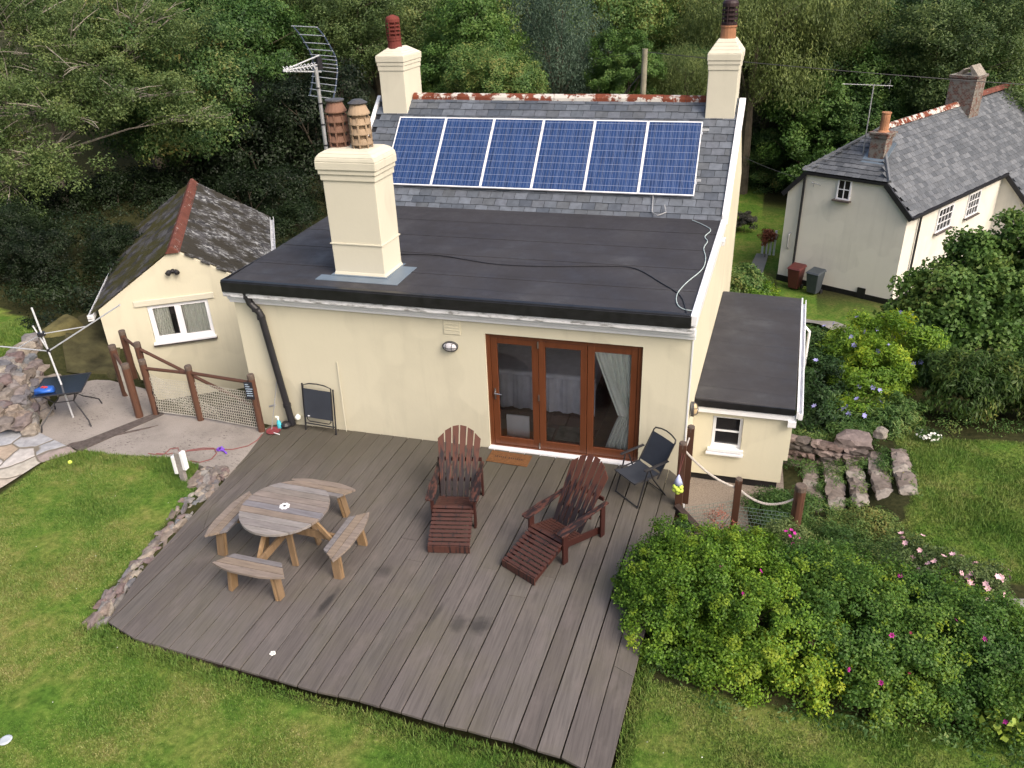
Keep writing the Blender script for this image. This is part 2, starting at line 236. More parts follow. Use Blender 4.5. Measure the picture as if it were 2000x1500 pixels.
# ------------------------------------------------------------------ objects
WM = {}                                                            # world matrices of parents
def wm(o): return WM.get(o.name, Matrix.Identity(4)) if o else Matrix.Identity(4)
def tag(o, label=None, cat=None, group=None, kind=None):
    for k, v in (('label', label), ('category', cat), ('group', group), ('kind', kind)):
        if v: o[k] = v
    return o
def thing(name, label, cat, loc=(0, 0, 0), rot=(0, 0, 0), group=None):
    o = bpy.data.objects.new(name, None); COL.objects.link(o); o.location = loc; o.rotation_euler = rot; o.empty_display_size = .2
    WM[o.name] = Matrix.Translation(loc) @ __import__('mathutils').Euler(rot).to_matrix().to_4x4()
    return tag(o, label, cat, group)
def arr_mesh(name, v, nf, mat, parent=None, world=False, smooth=False, attrs=None):
    """v: (F*nf,3) array, each face its own island"""
    v = np.asarray(v, dtype=np.float32).reshape(-1, 3)
    if world and parent:
        im = np.array(wm(parent).inverted()); v = v @ im[:3, :3].T.astype(np.float32) + im[:3, 3].astype(np.float32)
    me = bpy.data.meshes.new(name); n = len(v); F = n//nf
    me.vertices.add(n); me.vertices.foreach_set('co', np.ascontiguousarray(v, dtype=np.float32).ravel())
    me.loops.add(n); me.loops.foreach_set('vertex_index', np.arange(n, dtype=np.int32))
    me.polygons.add(F); me.polygons.foreach_set('loop_start', np.arange(0, n, nf, dtype=np.int32)); me.polygons.foreach_set('loop_total', np.full(F, nf, dtype=np.int32))
    for k, a in (attrs or {}).items():
        at = me.attributes.new(k, 'FLOAT', 'FACE'); at.data.foreach_set('value', np.asarray(a, dtype=np.float32))
    me.update(); me.materials.append(mat)
    o = bpy.data.objects.new(name, me); COL.objects.link(o)
    if parent: o.parent = parent; WM[o.name] = wm(parent)
    return o
def box_pts(c, s):
    return [Vector((c[0]+a*s[0]/2, c[1]+b*s[1]/2, c[2]+d*s[2]/2)) for a, b, d in ((-1, -1, -1), (1, -1, -1), (1, 1, -1), (-1, 1, -1), (-1, -1, 1), (1, -1, 1), (1, 1, 1), (-1, 1, 1))]
BF = [(0, 3, 2, 1), (4, 5, 6, 7), (0, 1, 5, 4), (1, 2, 6, 5), (2, 3, 7, 6), (3, 0, 4, 7)]
class MB:
    def __init__(s, T=None): s.v = []; s.f = []; s.T = T
    def add(s, vs, fs, T=None):
        o = len(s.v); T = T or Matrix.Identity(4)
        for p in vs:
            p = T @ Vector(p); s.v.append(s.T(p) if s.T else p)
        s.f += [tuple(i+o for i in f) for f in fs]; return s
    def hexa(s, pts, T=None): return s.add(pts, BF, T)              # 4 bottom + 4 top, ccw
    def box(s, c, z, T=None): return s.add(box_pts(c, z), BF, T)
    def bb(s, x0, x1, y0, y1, z0, z1, T=None): return s.box(((x0+x1)/2, (y0+y1)/2, (z0+z1)/2), (x1-x0, y1-y0, z1-z0), T)
    def bar(s, a, b, w, h, up=(0, 0, 1), T=None):
        a = Vector(a); b = Vector(b); d = (b-a).normalized(); u = Vector(up)
        if abs(d.dot(u)) > .98: u = Vector((0, 1, 0))
        x = d.cross(u).normalized(); z = x.cross(d).normalized(); P = []
        for p in (a, b): P += [p-x*w/2-z*h/2, p+x*w/2-z*h/2, p+x*w/2+z*h/2, p-x*w/2+z*h/2]
        return s.add(P, [(0, 1, 2, 3), (7, 6, 5, 4), (0, 4, 5, 1), (1, 5, 6, 2), (2, 6, 7, 3), (3, 7, 4, 0)], T)
    def tube(s, pts, r, n=8, T=None, caps=True):
        pts = [Vector(p) for p in pts]; R = r if isinstance(r, (list, tuple)) else [r]*len(pts); P = []; x = None
        for i, p in enumerate(pts):
            d = (pts[min(i+1, len(pts)-1)]-pts[max(i-1, 0)]).normalized()
            if x is None: x = d.orthogonal().normalized()
            else: x = (x-d*x.dot(d)).normalized()
            y = d.cross(x)
            P += [p+(x*math.cos(2*PI*k/n)+y*math.sin(2*PI*k/n))*R[i] for k in range(n)]
        F = [(i*n+k, i*n+(k+1) % n, (i+1)*n+(k+1) % n, (i+1)*n+k) for i in range(len(pts)-1) for k in range(n)]
        if caps: F += [tuple(range(n))[::-1], tuple(range((len(pts)-1)*n, len(pts)*n))]
        return s.add(P, F, T)
    def lathe(s, prof, c=(0, 0, 0), n=16, T=None):
        P = [Vector((c[0]+r*math.cos(2*PI*k/n), c[1]+r*math.sin(2*PI*k/n), c[2]+z)) for r, z in prof for k in range(n)]
        F = [(i*n+k, i*n+(k+1) % n, (i+1)*n+(k+1) % n, (i+1)*n+k) for i in range(len(prof)-1) for k in range(n)]
        F += [tuple(range(n))[::-1], tuple(range((len(prof)-1)*n, len(prof)*n))]
        return s.add(P, F, T)
    def prism(s, poly, z0, z1, T=None):
        n = len(poly); f0 = z0 if callable(z0) else (lambda x, y: z0); f1 = z1 if callable(z1) else (lambda x, y: z1)
        P = [Vector((x, y, f0(x, y))) for x, y in poly]+[Vector((x, y, f1(x, y))) for x, y in poly]
        return s.add(P, [tuple(range(n))[::-1], tuple(range(n, 2*n))]+[(i, (i+1) % n, n+(i+1) % n, n+i) for i in range(n)], T)
    def quad(s, *p, T=None): return s.add(p, [tuple(range(len(p)))], T)
    def build(s, name, mat, parent=None, world=False, smooth=False, bevel=0, label=None):
        im = wm(parent).inverted() if (world and parent) else Matrix.Identity(4)
        me = bpy.data.meshes.new(name); me.from_pydata([tuple(im @ v) for v in s.v], [], s.f); me.update(); me.materials.append(mat)
        if smooth:
            me.polygons.foreach_set('use_smooth', [True]*len(me.polygons))
        o = bpy.data.objects.new(name, me); COL.objects.link(o)
        if parent: o.parent = parent; WM[o.name] = wm(parent)
        if bevel:
            b = o.modifiers.new('bevel', 'BEVEL'); b.width = bevel; b.segments = 2; b.limit_method = 'ANGLE'
        if label: o['label'] = label
        return o
def struct(name, mb, mat, kind='structure', label=None, cat=None, smooth=False):
    o = mb.build(name, mat, smooth=smooth); return tag(o, label, cat, kind=kind)
def copy_tree(o, parent=None):
    c = o.copy(); COL.objects.link(c); c.parent = parent; WM[c.name] = wm(o)
    for ch in list(o.children): copy_tree(ch, c)
    return c
def inpoly(x, y, poly):
    c = False; n = len(poly); j = n-1
    for i in range(n):
        xi, yi = poly[i]; xj, yj = poly[j]
        if (yi > y) != (yj > y) and x < (xj-xi)*(y-yi)/(yj-yi)+xi: c = not c
        j = i
    return c
def inpoly_np(X, Y, poly):
    c = np.zeros(X.shape, bool); n = len(poly); j = n-1
    for i in range(n):
        xi, yi = poly[i]; xj, yj = poly[j]
        if yi != yj: c ^= ((yi > Y) != (yj > Y)) & (X < (xj-xi)*(Y-yi)/(yj-yi)+xi)
        j = i
    return c
def shear(p): return Vector((p[0]+.05*p[1], p[1], p[2]))           # the house's side walls run like the deck boards

# ------------------------------------------------------------------ ground
CP = np.array([(-5, -3, 0), (-6, -5, .02), (-8, -7, .08), (-4.2, -6, -.03), (-7, -2.2, 0), (-10, -4, .12), (-2, -6.2, -.08), (0, -7, -.1), (2.5, -7, -.14), (3.1, -5.6, -.1), (0, -10, -.1), (6, -8, -.2), (10, -8, -.3), (-10, -10, .2),
 (3.5, -4.6, -.16), (3.4, -2.5, -.3), (5, -4.7, -.22), (7.5, -4.4, -.3), (4, -1.2, -.7), (3.8, .3, -.95), (4.6, .0, -.92), (4.5, 2., -1.0), (5.4, 1.2, -.95), (5.2, 2.6, -1.0), (5.5, -.4, -.8), (6, -1.5, -.55), (7, -2.2, -.4),
 (7.1, 2, -.5), (9, 3, -.5), (8, 0, -.5), (12, 2, -.5), (12, -4, -.4), (10, -1, -.5), (7, .6, -.5), (6.9, 3.2, -.6), (5.5, 6, -1.6), (8, 6, -1.2), (12, 7, -1.2), (5, 10, -2.8), (9, 10, -2.5), (14, 12, -2.8), (4.5, 14, -3.8), (8, 15, -4.1), (6, 18, -4.5), (6, 22, -4.5), (10, 19, -4.5), (4.5, 27, -4.6), (12, 24, -4.6), (8, 34, -4.6), (20, 20, -4.5), (20, 32, -4.6),
 (0, 12, -2.5), (-4, 12, -1.5), (0, 20, -4.5), (-5, 20, -3.5), (0, 30, -4.8), (-10, 30, -3.5), (0, 45, -4), (20, 50, -3), (-20, 40, -1), (0, 70, 2), (40, 60, 2), (-40, 60, 4), (40, 30, -2), (-30, 20, 1), (0, 110, 8), (60, 100, 6), (-60, 100, 8), (60, 0, 0), (-60, 0, 2), (0, -20, 0),
 (-8.8, 1.2, .12), (-9.4, 1.6, .3), (-10.3, 2.5, .5), (-9.6, 5, .4), (-6, 6, -.6), (-12, 8, .7), (-16, 10, .8), (-10, 11, .2), (-11, .8, .75), (-12, -2, .6), (-14, 3, .9), (-10.2, 1.3, .62), (-20, 0, 1), (-9.3, -1.0, 0), (-10.5, -1.2, .1), (-7.8, -1.5, 0), (-8, .5, -.02), (-6.5, -1, -.02), (-3, 3, -.5), (2, 3, -.8), (0, 6, -1.2)], float)
DECK = [(-4.15, -.28), (-4.02, -1.15), (-3.98, -1.86), (-3.90, -3.2), (-3.84, -4.45), (-3.76, -5.06), (-3.15, -5.24), (-1.6, -5.36), (-.54, -5.44), (.3, -5.46), (1.0, -5.52), (1.9, -5.55), (2.45, -5.62), (2.98, -5.75), (3.03, -4.2), (3.1, -3.2), (3.2, -1.9), (3.28, -.9), (3.23, -.02), (-3.9, -.02)]
PATIO = [(-4.16, -.28), (-5.54, -.17), (-6.6, -.13), (-7.3, .55), (-8.5, .75), (-9.1, .5), (-8.7, -.6), (-8.3, -1.3), (-7.3, -1.62), (-6.43, -1.66), (-5.19, -1.5), (-4.6, -1.62), (-3.99, -1.87), (-4.03, -1.15)]
PATH = [(-7.25, -1.66), (-8.28, -1.33), (-9.65, -.9), (-11.5, -1.2), (-12, -5), (-9.5, -5), (-8.2, -4.2), (-7.45, -3.1), (-7.38, -2.2), (-7.0, -1.75)]
PIT = [(-6.6, -.02), (-4.45, -.2), (-4.3, 3.8), (-6.1, 3.8), (-8.75, 1.9), (-8.35, 1.2), (-7.35, .75)]
GRAVEL = [(3.15, -1.2), (3.6, -1.1), (4.35, -.3), (4.3, .45), (4.9, 1.1), (4.9, 3.2), (3.2, 3.2)]
def gz_np(X, Y):
    d2 = (X[..., None]-CP[:, 0])**2+(Y[..., None]-CP[:, 1])**2+.02; w = d2**-1.7
    Z = (w*CP[:, 2]).sum(-1)/w.sum(-1)
    Z = np.where(inpoly_np(X, Y, PATIO), -.09, Z); Z = np.where(inpoly_np(X, Y, DECK), -.26, Z); Z = np.where(inpoly_np(X, Y, PIT), -1.15, Z)
    Z = np.where(inpoly_np(X, Y, [(-4.4, .05), (3.2, .05), (3.4, 8), (-4.1, 8)]), -1.6, Z)
    return Z
def gz(x, y): return float(gz_np(np.array([float(x)]), np.array([float(y)]))[0])
ax = lambda lo, a, b, hi, st: np.unique(np.concatenate([lo+(a-lo)*(1-np.linspace(1, 0, 30)**2), np.arange(a, b, st), b+(hi-b)*np.linspace(0, 1, 30)**2]))
xs = ax(-90, -13, 13, 90, .13); ys = ax(-30, -9, 9, 150, .13)
GX, GY = np.meshgrid(xs, ys); GZ = gz_np(GX, GY)+.012*np.sin(GX*3.1)*np.sin(GY*2.7)
me = bpy.data.meshes.new('ground'); nx, ny = len(xs), len(ys)
me.vertices.add(nx*ny); me.vertices.foreach_set('co', np.stack([GX, GY, GZ], -1).astype(np.float32).ravel())
I = (np.arange(ny-1)[:, None]*nx+np.arange(nx-1)[None]).ravel(); L = np.stack([I, I+1, I+nx+1, I+nx], -1).astype(np.int32)
me.loops.add(L.size); me.loops.foreach_set('vertex_index', L.ravel()); me.polygons.add(len(L)); me.polygons.foreach_set('loop_start', np.arange(0, L.size, 4, dtype=np.int32)); me.polygons.foreach_set('loop_total', np.full(len(L), 4, np.int32))
LAWNS = [[(-7.3, -3.1), (-7.33, -1.95), (-6.9, -1.72), (-5.2, -1.55), (-4.65, -1.68), (-4.3, -2.2), (-4.15, -3.5), (-4.1, -4.6), (-3.9, -5.3), (-1.6, -5.5), (1., -5.66), (3.02, -5.9), (3.15, -4.3), (3.3, -4.2), (4.6, -4.3), (7.6, -3.8), (12, -3.8), (12, -12), (-14, -12), (-14, -5.1), (-9.5, -5.1), (-8.2, -4.3)],
         [(6.75, 3.1), (6.9, 1.8), (6.85, .9), (6.6, .1), (6.9, -.6), (7.7, -1.0), (14, -2.2), (14, 3.4), (9.5, 2.9), (8, 2.9)],
         [(-9.9, -.1), (-10.3, .6), (-10.3, 1.0), (-11.2, 1.9), (-12.5, 2.3), (-16, 2.2), (-20, 0), (-18, -4), (-12, -1.4), (-10.6, -.7)],
         [(3.5, 15), (5.0, 21.2), (5.5, 22), (7, 26), (4, 36), (-2, 34), (1, 22)], [(5.0, 12.5), (6.0, 12), (9.5, 16), (8.6, 18.9), (5.5, 20.3), (5.2, 19)]]
wild = np.ones(nx*ny)
for P_ in LAWNS: wild[inpoly_np(GX, GY, P_).ravel()] = 0
at = me.attributes.new('wild', 'FLOAT', 'POINT'); at.data.foreach_set('value', wild.astype(np.float32))
me.update(); me.materials.append(M['ground']); me.polygons.foreach_set('use_smooth', [True]*len(me.polygons))
go = bpy.data.objects.new('ground', me); COL.objects.link(go); tag(go, kind='structure')
def ground_sheet(name, poly, mat, dz, step=.25):
    """a thin slab following the ground"""
    P = []
    for i, (x, y) in enumerate(poly):
        x2, y2 = poly[(i+1) % len(poly)]; n = max(1, int(math.hypot(x2-x, y2-y)/step))
        P += [(x+(x2-x)*k/n, y+(y2-y)*k/n) for k in range(n)]
    bm = bmesh.new(); vs = [bm.verts.new((x, y, 0)) for x, y in P]; bm.faces.new(vs)
    bmesh.ops.triangulate(bm, faces=bm.faces[:]); 
    for _ in range(2): bmesh.ops.subdivide_edges(bm, edges=[e for e in bm.edges if e.calc_length() > step], cuts=2, use_grid_fill=True); bmesh.ops.triangulate(bm, faces=bm.faces[:])
    for v in bm.verts: v.co.z = gz(v.co.x, v.co.y)+dz
    m = bpy.data.meshes.new(name); bm.to_mesh(m); bm.free(); m.materials.append(mat); o = bpy.data.objects.new(name, m); COL.objects.link(o); return tag(o, kind='structure')
ground_sheet('path', PATH, M['flags'], .03)
ground_sheet('gravel', GRAVEL, M['gravel'], .03)
ground_sheet('mossy_ramp', [(-7.9, .7), (-8.5, .72), (-9.15, .5), (-9.7, 1.1), (-10.4, 2.4), (-10.2, 4), (-9.3, 3.2), (-8.85, 1.75), (-8.45, 1.15)], M['mossconc'], .04)
ground_sheet('garden_path', [(6.9, -1.7), (8.1, -1.35), (12, -2.6), (12, -3.5), (7.6, -2.4)], M['pathgrey'], .05)
ground_sheet('neighbour_path', [(4.5, 18), (5.6, 17.9), (7.2, 16.4), (8.4, 14.8), (8.0, 14.2), (6.7, 15.9), (5.3, 17.0), (4.4, 16.9), (3.9, 19), (4.6, 24), (5.1, 24)], M['pathgrey'], .05, .5)
mb = MB(); mb.prism(PATIO, -1.15, .0); struct('patio', mb, M['concrete'])
mb = MB(); mb.prism([(-7.3, -1.6), (-7.0, -1.7), (-6.35, -.25), (-6.5, -.15)], -.05, .012); mb.prism([(-7.35, -1.5), (-7.4, -1.68), (-6.3, -.75), (-6.2, -.62)], -.05, .008) ; struct('patio_strip', mb, M['rockdark'])

# ------------------------------------------------------------------ deck
mb = MB(); al = .052; w = .2655; k0 = -29
for k in range(k0, 3):
    c0 = 3.0+k*w+.004; c1 = 3.0+(k+1)*w-random.choice((.005, .007, .010, .014))
    segs = []; X = lambda c, y: c+al*y
    ysamp = np.arange(-6, .1, .02); mid = (c0+c1)/2
    ins = [y for y in ysamp if inpoly(X(mid, y), y, DECK)]
    if not ins: 
        continue
    def lim(c, lo):
        q = [y for y in ysamp if inpoly(X(c, y), y, DECK)]
        return (min(q) if lo else max(q)) if q else (min(ins) if lo else max(ins))
    y0a, y0b, y1a, y1b = lim(c0, 1), lim(c1, 1), lim(c0, 0), lim(c1, 0)
    cuts = [0, 1]
    if random.random() < .5: cuts = [0, random.uniform(.25, .8), 1]
    for a, b in zip(cuts[:-1], cuts[1:]):
        ya0 = y0a+(y1a-y0a)*a; ya1 = y0a+(y1a-y0a)*b-(.004 if b < 1 else 0); yb0 = y0b+(y1b-y0b)*a; yb1 = y0b+(y1b-y0b)*b-(.004 if b < 1 else 0)
        z = random.uniform(-.004, .003)
        pts = [Vector((X(c0, ya0), ya0, z-.035)), Vector((X(c1, yb0), yb0, z-.035)), Vector((X(c1, yb1), yb1, z-.035)), Vector((X(c0, ya1), ya1, z-.035))]
        mb.hexa(pts+[p+Vector((0, 0, .035)) for p in pts])
deck = mb.build('deck', M['deck'], bevel=.004); tag(deck, kind='structure')
mb = MB()
for i in range(12): y = -5.3+i*.46; mb.bb(-3.7, 2.9, y, y+.06, -.16, -.06)
struct('deck_joists', mb, M['darkwood'])

# ------------------------------------------------------------------ house
H = thing('house', 'cream rendered cottage with slate roof, flat felt extension and wooden folding doors', 'house', (0, 4, -1.2))
def hb(name, mat, fn, **k): mb = MB(shear); fn(mb); return mb.build(name, mat, H, world=True, **k)
XL, XR, YB = -4.5, 3.22, 8.6
def walls(m):
    m.bb(XL, -.02, 0, .3, -1.3, 2.5); m.bb(2.49, XR, 0, .3, -1.3, 2.5); m.bb(-.02, 2.49, 0, .3, 2.13, 2.5); m.bb(-.02, 2.49, 0, .3, -1.3, -.02)
    m.bb(XL, XL+.3, .3, YB, -1.5, 2.6); m.bb(XL+.3, XR-.3, YB-.3, YB, -1.5, 2.9)
    m.bb(XR-.3, XR, .3, YB, -1.5, 2.6)
    for x in (XL, XR-.3):                                          # gables above the flat roof
        m.add([(x, 4.1, 2.6), (x+.3, 4.1, 2.6), (x+.3, YB, 2.6), (x, YB, 2.6), (x, 6.22, 4.58), (x+.3, 6.22, 4.58), (x, 4.1, 2.75), (x+.3, 4.1, 2.75), (x, YB, 2.75), (x+.3, YB, 2.75)],
              [(0, 3, 2, 1), (0, 6, 4, 8, 3), (1, 2, 9, 5, 7), (6, 7, 5, 4), (4, 5, 9, 8), (0, 1, 7, 6), (3, 8, 9, 2)])
hb('wall', M['cream'], walls)
hb('render_seam', M['white'], lambda m: (m.bb(XR-.012, XR+.006, -.012, .05, -1.0, 2.3),))
hb('corner_base', M['white'], lambda m: m.bb(XR-.02, XR+.05, -.05, .3, -1.2, -.35))
zr = lambda x, y: 2.76+.03*(y+.2)
hb('flat_roof', M['felt'], lambda m: m.prism([(XL-.0, -.2), (XR-.03, -.2), (XR-.03, 4.35), (XL-.0, 4.35)], 2.6, lambda x, y: 2.76+.03*(y+.2)), bevel=.02)
for y_ in (.72, 1.62, 2.5, 3.36): hb('felt_lap', M['felt'], lambda m: m.hexa([(XL+.01, y_, zr(0, y_)-.01), (XR-.06, y_, zr(0, y_)-.01), (XR-.06, y_+.06, zr(0, y_+.06)-.01), (XL+.01, y_+.06, zr(0, y_+.06)-.01), (XL+.01, y_, zr(0, y_)+.007), (XR-.06, y_, zr(0, y_)+.007), (XR-.06, y_+.06, zr(0, y_+.06)+.002), (XL+.01, y_+.06, zr(0, y_+.06)+.002)]))
hb('roof_drip', M['feltedge'], lambda m: (m.bb(XL-.02, XR-.03, -.225, -.2, 2.585, 2.772), m.bb(XL-.025, XL, -.2, 4.3, 2.66, 2.79), m.bb(XL-.02, XR-.06, -.21, -.12, 2.765, 2.79)), bevel=.01)
def gutter(m):
    m.bb(XL-.04, XR+.03, -.19, -.03, 2.49, 2.575)
hb('fascia', M['dwhite'], gutter, bevel=.012)
def mould(m):
    for z0, z1, d in ((2.335, 2.40, .05), (2.40, 2.45, .085), (2.45, 2.487, .06)): m.bb(XL-.05, XR+.035, -d, .0, z0, z1)
hb('cornice', M['white'], mould, bevel=.008)
# right-hand verges
def verge1(m):
    m.hexa([(XR-.05, -.2, 2.62), (XR+.05, -.2, 2.62), (XR+.05, 4.15, 2.74), (XR-.05, 4.15, 2.74), (XR-.05, -.2, 2.79), (XR+.05, -.2, 2.79), (XR+.05, 4.15, 2.925), (XR-.05, 4.15, 2.925)])
def verge2(m):
    m.hexa([(XR-.05, 4.2, 2.80), (XR+.07, 4.2, 2.80), (XR+.07, 6.2, 4.64), (XR-.05, 6.2, 4.64), (XR-.05, 4.2, 3.0), (XR+.07, 4.2, 3.0), (XR+.07, 6.15, 4.78), (XR-.05, 6.15, 4.78)])
def verge3(m):
    m.hexa([(XL-.06, 4.2, 2.80), (XL+.02, 4.2, 2.80), (XL+.02, 6.2, 4.64), (XL-.06, 6.2, 4.64), (XL-.06, 4.2, 2.97), (XL+.02, 4.2, 2.97), (XL+.02, 6.15, 4.76), (XL-.06, 6.15, 4.76)])
for v_ in (verge1, verge2, verge3): hb('verge', M['white'], v_, bevel=.01)
hb('downpipe_head', M['dwhite'], lambda m: m.bb(XR+.0, XR+.09, 3.5, 3.75, 2.62, 2.7))
# slates
def slates(mb, P0, U, V, poly, w, g, th=.008, jit=.006, T=None):
    P0 = Vector(P0); U = Vector(U).normalized(); V = Vector(V).normalized(); Nn = U.cross(V).normalized()
    us = [p[0] for p in poly]; vs = [p[1] for p in poly]; r = 0; v = min(vs)
    while v < max(vs)-.02:
        u = min(us)-(w/2 if r % 2 else 0)
        while u < max(us):
            a, b = u+.004, u+w-.005; vt = v+g*1.25; cs = []
            for q in (a, (a+b)/2, b): cs.append(inpoly(q, v+.03, poly))
            if cs[1] or (cs[0] and cs[2]):
                a2 = a; b2 = b
                while not inpoly(a2, v+.03, poly) and a2 < b: a2 += w/8
                while not inpoly(b2, v+.03, poly) and b2 > a: b2 -= w/8
                if b2-a2 > .03:
                    vv = v+random.uniform(-jit, jit); h = th*2.3+random.uniform(0, .004); vt = min(vt, max(vs))
                    p = [P0+U*a2+V*vv+Nn*h, P0+U*b2+V*(vv+random.uniform(-jit/2, jit/2))+Nn*h, P0+U*b2+V*vt+Nn*.003, P0+U*a2+V*vt+Nn*.003]
                    mb.hexa([q-Nn*th for q in p]+p, T)
            u += w
        v += g; r += 1
SP0 = (XL+.02, 4.12, 2.84); SV = Vector((0, 1, .92)).normalized()
slope_len = (6.2-4.12)/SV.y
def roof_under(m):
    m.add([(XL, 4.1, 2.80), (XR-.02, 4.1, 2.80), (XR-.02, 6.22, 4.76), (XL, 6.22, 4.76), (XL, YB+.2, 2.80), (XR-.02, YB+.2, 2.80), (XL, 6.22, 4.6), (XR-.02, 6.22, 4.6)], [(0, 1, 2, 3), (3, 2, 5, 4), (0, 3, 6), (1, 7, 2), (3, 4, 6), (2, 7, 5)])
hb('roof_boarding', M['feltedge'], roof_under)
mb = MB(shear); slates(mb, SP0, (1, 0, 0), SV, [(0, 0), (XR-XL-.06, 0), (XR-XL-.06, slope_len), (0, slope_len)], .255, .165)
sroof = mb.build('slate_roof', M['slate'], H, world=True)
mb = MB(shear); x = XL+.78; k = 0
while x < XR-.75:
    L_ = .45; r0, zc = .115, 4.695
    P = []
    for xx in (x+.004, x+L_-.004):
        for rr in (r0, r0-.02):
            P += [(xx, 6.22+rr*math.cos(a), zc+rr*math.sin(a)*(1 if rr == r0 else .97)) for a in np.linspace(-.15, PI+.15, 7)]
    F = []
    for i in range(6): F += [(i, i+1, 15+i, 14+i), (7+i, 21+i, 22+i, 8+i), (i, 7+i, 8+i, i+1), (14+i, 15+i, 22+i, 21+i)]
    dz = random.uniform(-.008, .008); mb.add(P, F, Matrix.Translation((0, 0, dz))); x += L_; k += 1
mb.build('ridge_tiles', M['ridge'], H, world=True, smooth=False)
# chimneys
def stack(m, x0, x1, y0, y1, z0, z1, cap=.06, band=True, dome=.16, top=.5, flare=.04, str_=False):
    m.bb(x0, x1, y0, y1, z0, z1)
    m.hexa([(x0-flare, y0-flare, z0), (x1+flare, y0-flare, z0), (x1+flare, y1+flare, z0), (x0-flare, y1+flare, z0), (x0-.002, y0-.002, z0+.13), (x1+.002, y0-.002, z0+.13), (x1+.002, y1+.002, z0+.13), (x0-.002, y1+.002, z0+.13)])
    c = cap*.4; m.bb(x0-c, x1+c, y0-c, y1+c, z1-.10, z1+.001); c = cap*.75; m.bb(x0-c, x1+c, y0-c, y1+c, z1, z1+.075); c = cap*1.1; m.bb(x0-c, x1+c, y0-c, y1+c, z1+.075, z1+.2)
    a = c; zz = z1+.2; n = 4
    for i in range(n):                                              # rounded flaunching
        t0 = i/n; t1 = (i+1)/n; f0 = math.sin(t0*PI/2); f1 = math.sin(t1*PI/2); q0 = (1-math.cos(t0*PI/2))*top; q1 = (1-math.cos(t1*PI/2))*top
        if str_: f0, f1, q0, q1 = t0, t1, t0*top, t1*top
        def ring(q, f): hx = (x1-x0)/2+a; hy = (y1-y0)/2+a; return [((x0+x1)/2+sx*hx*(1-q), (y0+y1)/2+sy*hy*(1-q), zz+dome*f) for sx, sy in ((-1, -1), (1, -1), (1, 1), (-1, 1))]
        m.hexa(ring(q0, f0)+ring(q1, f1))
CH = {}
def chimney(nm, *a, **k): mb = MB(shear); stack(mb, *a, **k); CH[nm] = mb.build('chimney', M['creamlt'], H, world=True, bevel=.012)
chimney('front', -2.74, -1.84, .42, 1.05, 2.72, 4.46, cap=.06, dome=.17, top=.45)
chimney('left', -4.31, -3.74, 5.83, 6.68, 4.25, 5.40, cap=.035, dome=.15, top=.6, str_=True)
chimney('right', 2.56, 3.12, 5.83, 6.6, 4.25, 5.42, cap=.035, dome=.24, top=.5, str_=True)
mb = MB(shear); mb.bb(-2.757, -1.823, .403, 1.067, 3.32, 3.338); mb.build('string_course', M['creamlt'], CH['front'], world=True)
def pots(prof, x, y, z, mat, name='chimney_pot', par='front', n=18, ribs=0, capmat=None):
    mb = MB(); mb.lathe(prof, (x+.05*y, y, z), n); o = mb.build(name, mat, CH[par], world=True, smooth=False); return o
def louvre(x, y, z, mat):
    pr = [(.165, 0), (.165, .1)]; zz = .1
    for i in range(3): pr += [(.11, zz), (.11, zz+.055), (.172, zz+.058), (.176, zz+.07), (.15, zz+.15)]; zz += .15
    pr += [(.11, zz), (.11, zz+.05), (.172, zz+.055), (.174, zz+.07), (.115, zz+.2), (.115, zz+.21)]
    mb = MB(); mb.lathe(pr, (x+.05*y, y, z), 18)
    for k in range(8):
        a = 2*PI*(k+.3)/8; mb.bar((x+.05*y+.16*math.cos(a), y+.16*math.sin(a), z+.1), (x+.05*y+.16*math.cos(a), y+.16*math.sin(a), z+zz+.02), .025, .02, up=(math.cos(a), math.sin(a), 0))
    o = mb.build('chimney_pot', mat, CH['front'], world=True)
    return zz+.21
h = louvre(-2.56, .78, 4.74, M['pot']); louvre(-2.14, .72, 4.72, M['pototan'])
mb = MB(); mb.lathe([(.13, 0), (.15, .01), (.15, .03), (.10, .035)], (-2.56+.04, .78, 4.74+h), 14); mb.build('pot_cap', M['lampmetal'], CH['front'], world=True)
mb = MB(); mb.lathe([(.14, 0), (.155, .015), (.08, .06), (.02, .07)], (-2.14+.036, .72, 4.72+h), 14); mb.build('pot_cap', M['lampmetal'], CH['front'], world=True)
def slotted(x, y, z, m1, m2, par, h0=.14, h1=.42, hat=True):
    c = (x+.05*y, y)
    mb = MB(); mb.lathe([(.165, 0), (.15, .05), (.14, h0), (.155, h0+.02), (.155, h0+.05)], (*c, z), 16); mb.build('chimney_pot', m1, CH[par], world=True)
    pr = [(.145, 0)]; zz = .02
    for i in range(4): pr += [(.148, zz), (.148, zz+.03), (.10, zz+.032), (.10, zz+.072)]; zz += .075
    pr += [(.15, zz), (.15, zz+.06), (.13, zz+.1), (.03, zz+.14)]
    mb = MB(); mb.lathe(pr, (*c, z+h0+.05), 16)
    for k in range(7): a = 2*PI*k/7; mb.bar((c[0]+.14*math.cos(a), c[1]+.14*math.sin(a), z+h0+.06), (c[0]+.14*math.cos(a), c[1]+.14*math.sin(a), z+h0+.06+zz), .02, .02)
    mb.build('pot_cowl', m2, CH[par], world=True)
slotted(-4.05, 6.17, 5.72, M['potred'], M['potred'], 'left'); slotted(2.84, 6.2, 5.80, M['potlt'], simple('brown_cowl', (.035, .02, .022), .5), 'right', h0=.24)
hb('chimney_flashing', M['lead'], lambda m: (m.prism([(-2.98, .16), (-1.52, .16), (-1.52, .95), (-1.8, .95), (-1.8, .38), (-2.78, .38), (-2.98, .38)], lambda x, y: zr(x, y)-.02, lambda x, y: zr(x, y)+.008), m.bb(-2.795, -1.785, .365, 1.1, 2.74, 2.80)))
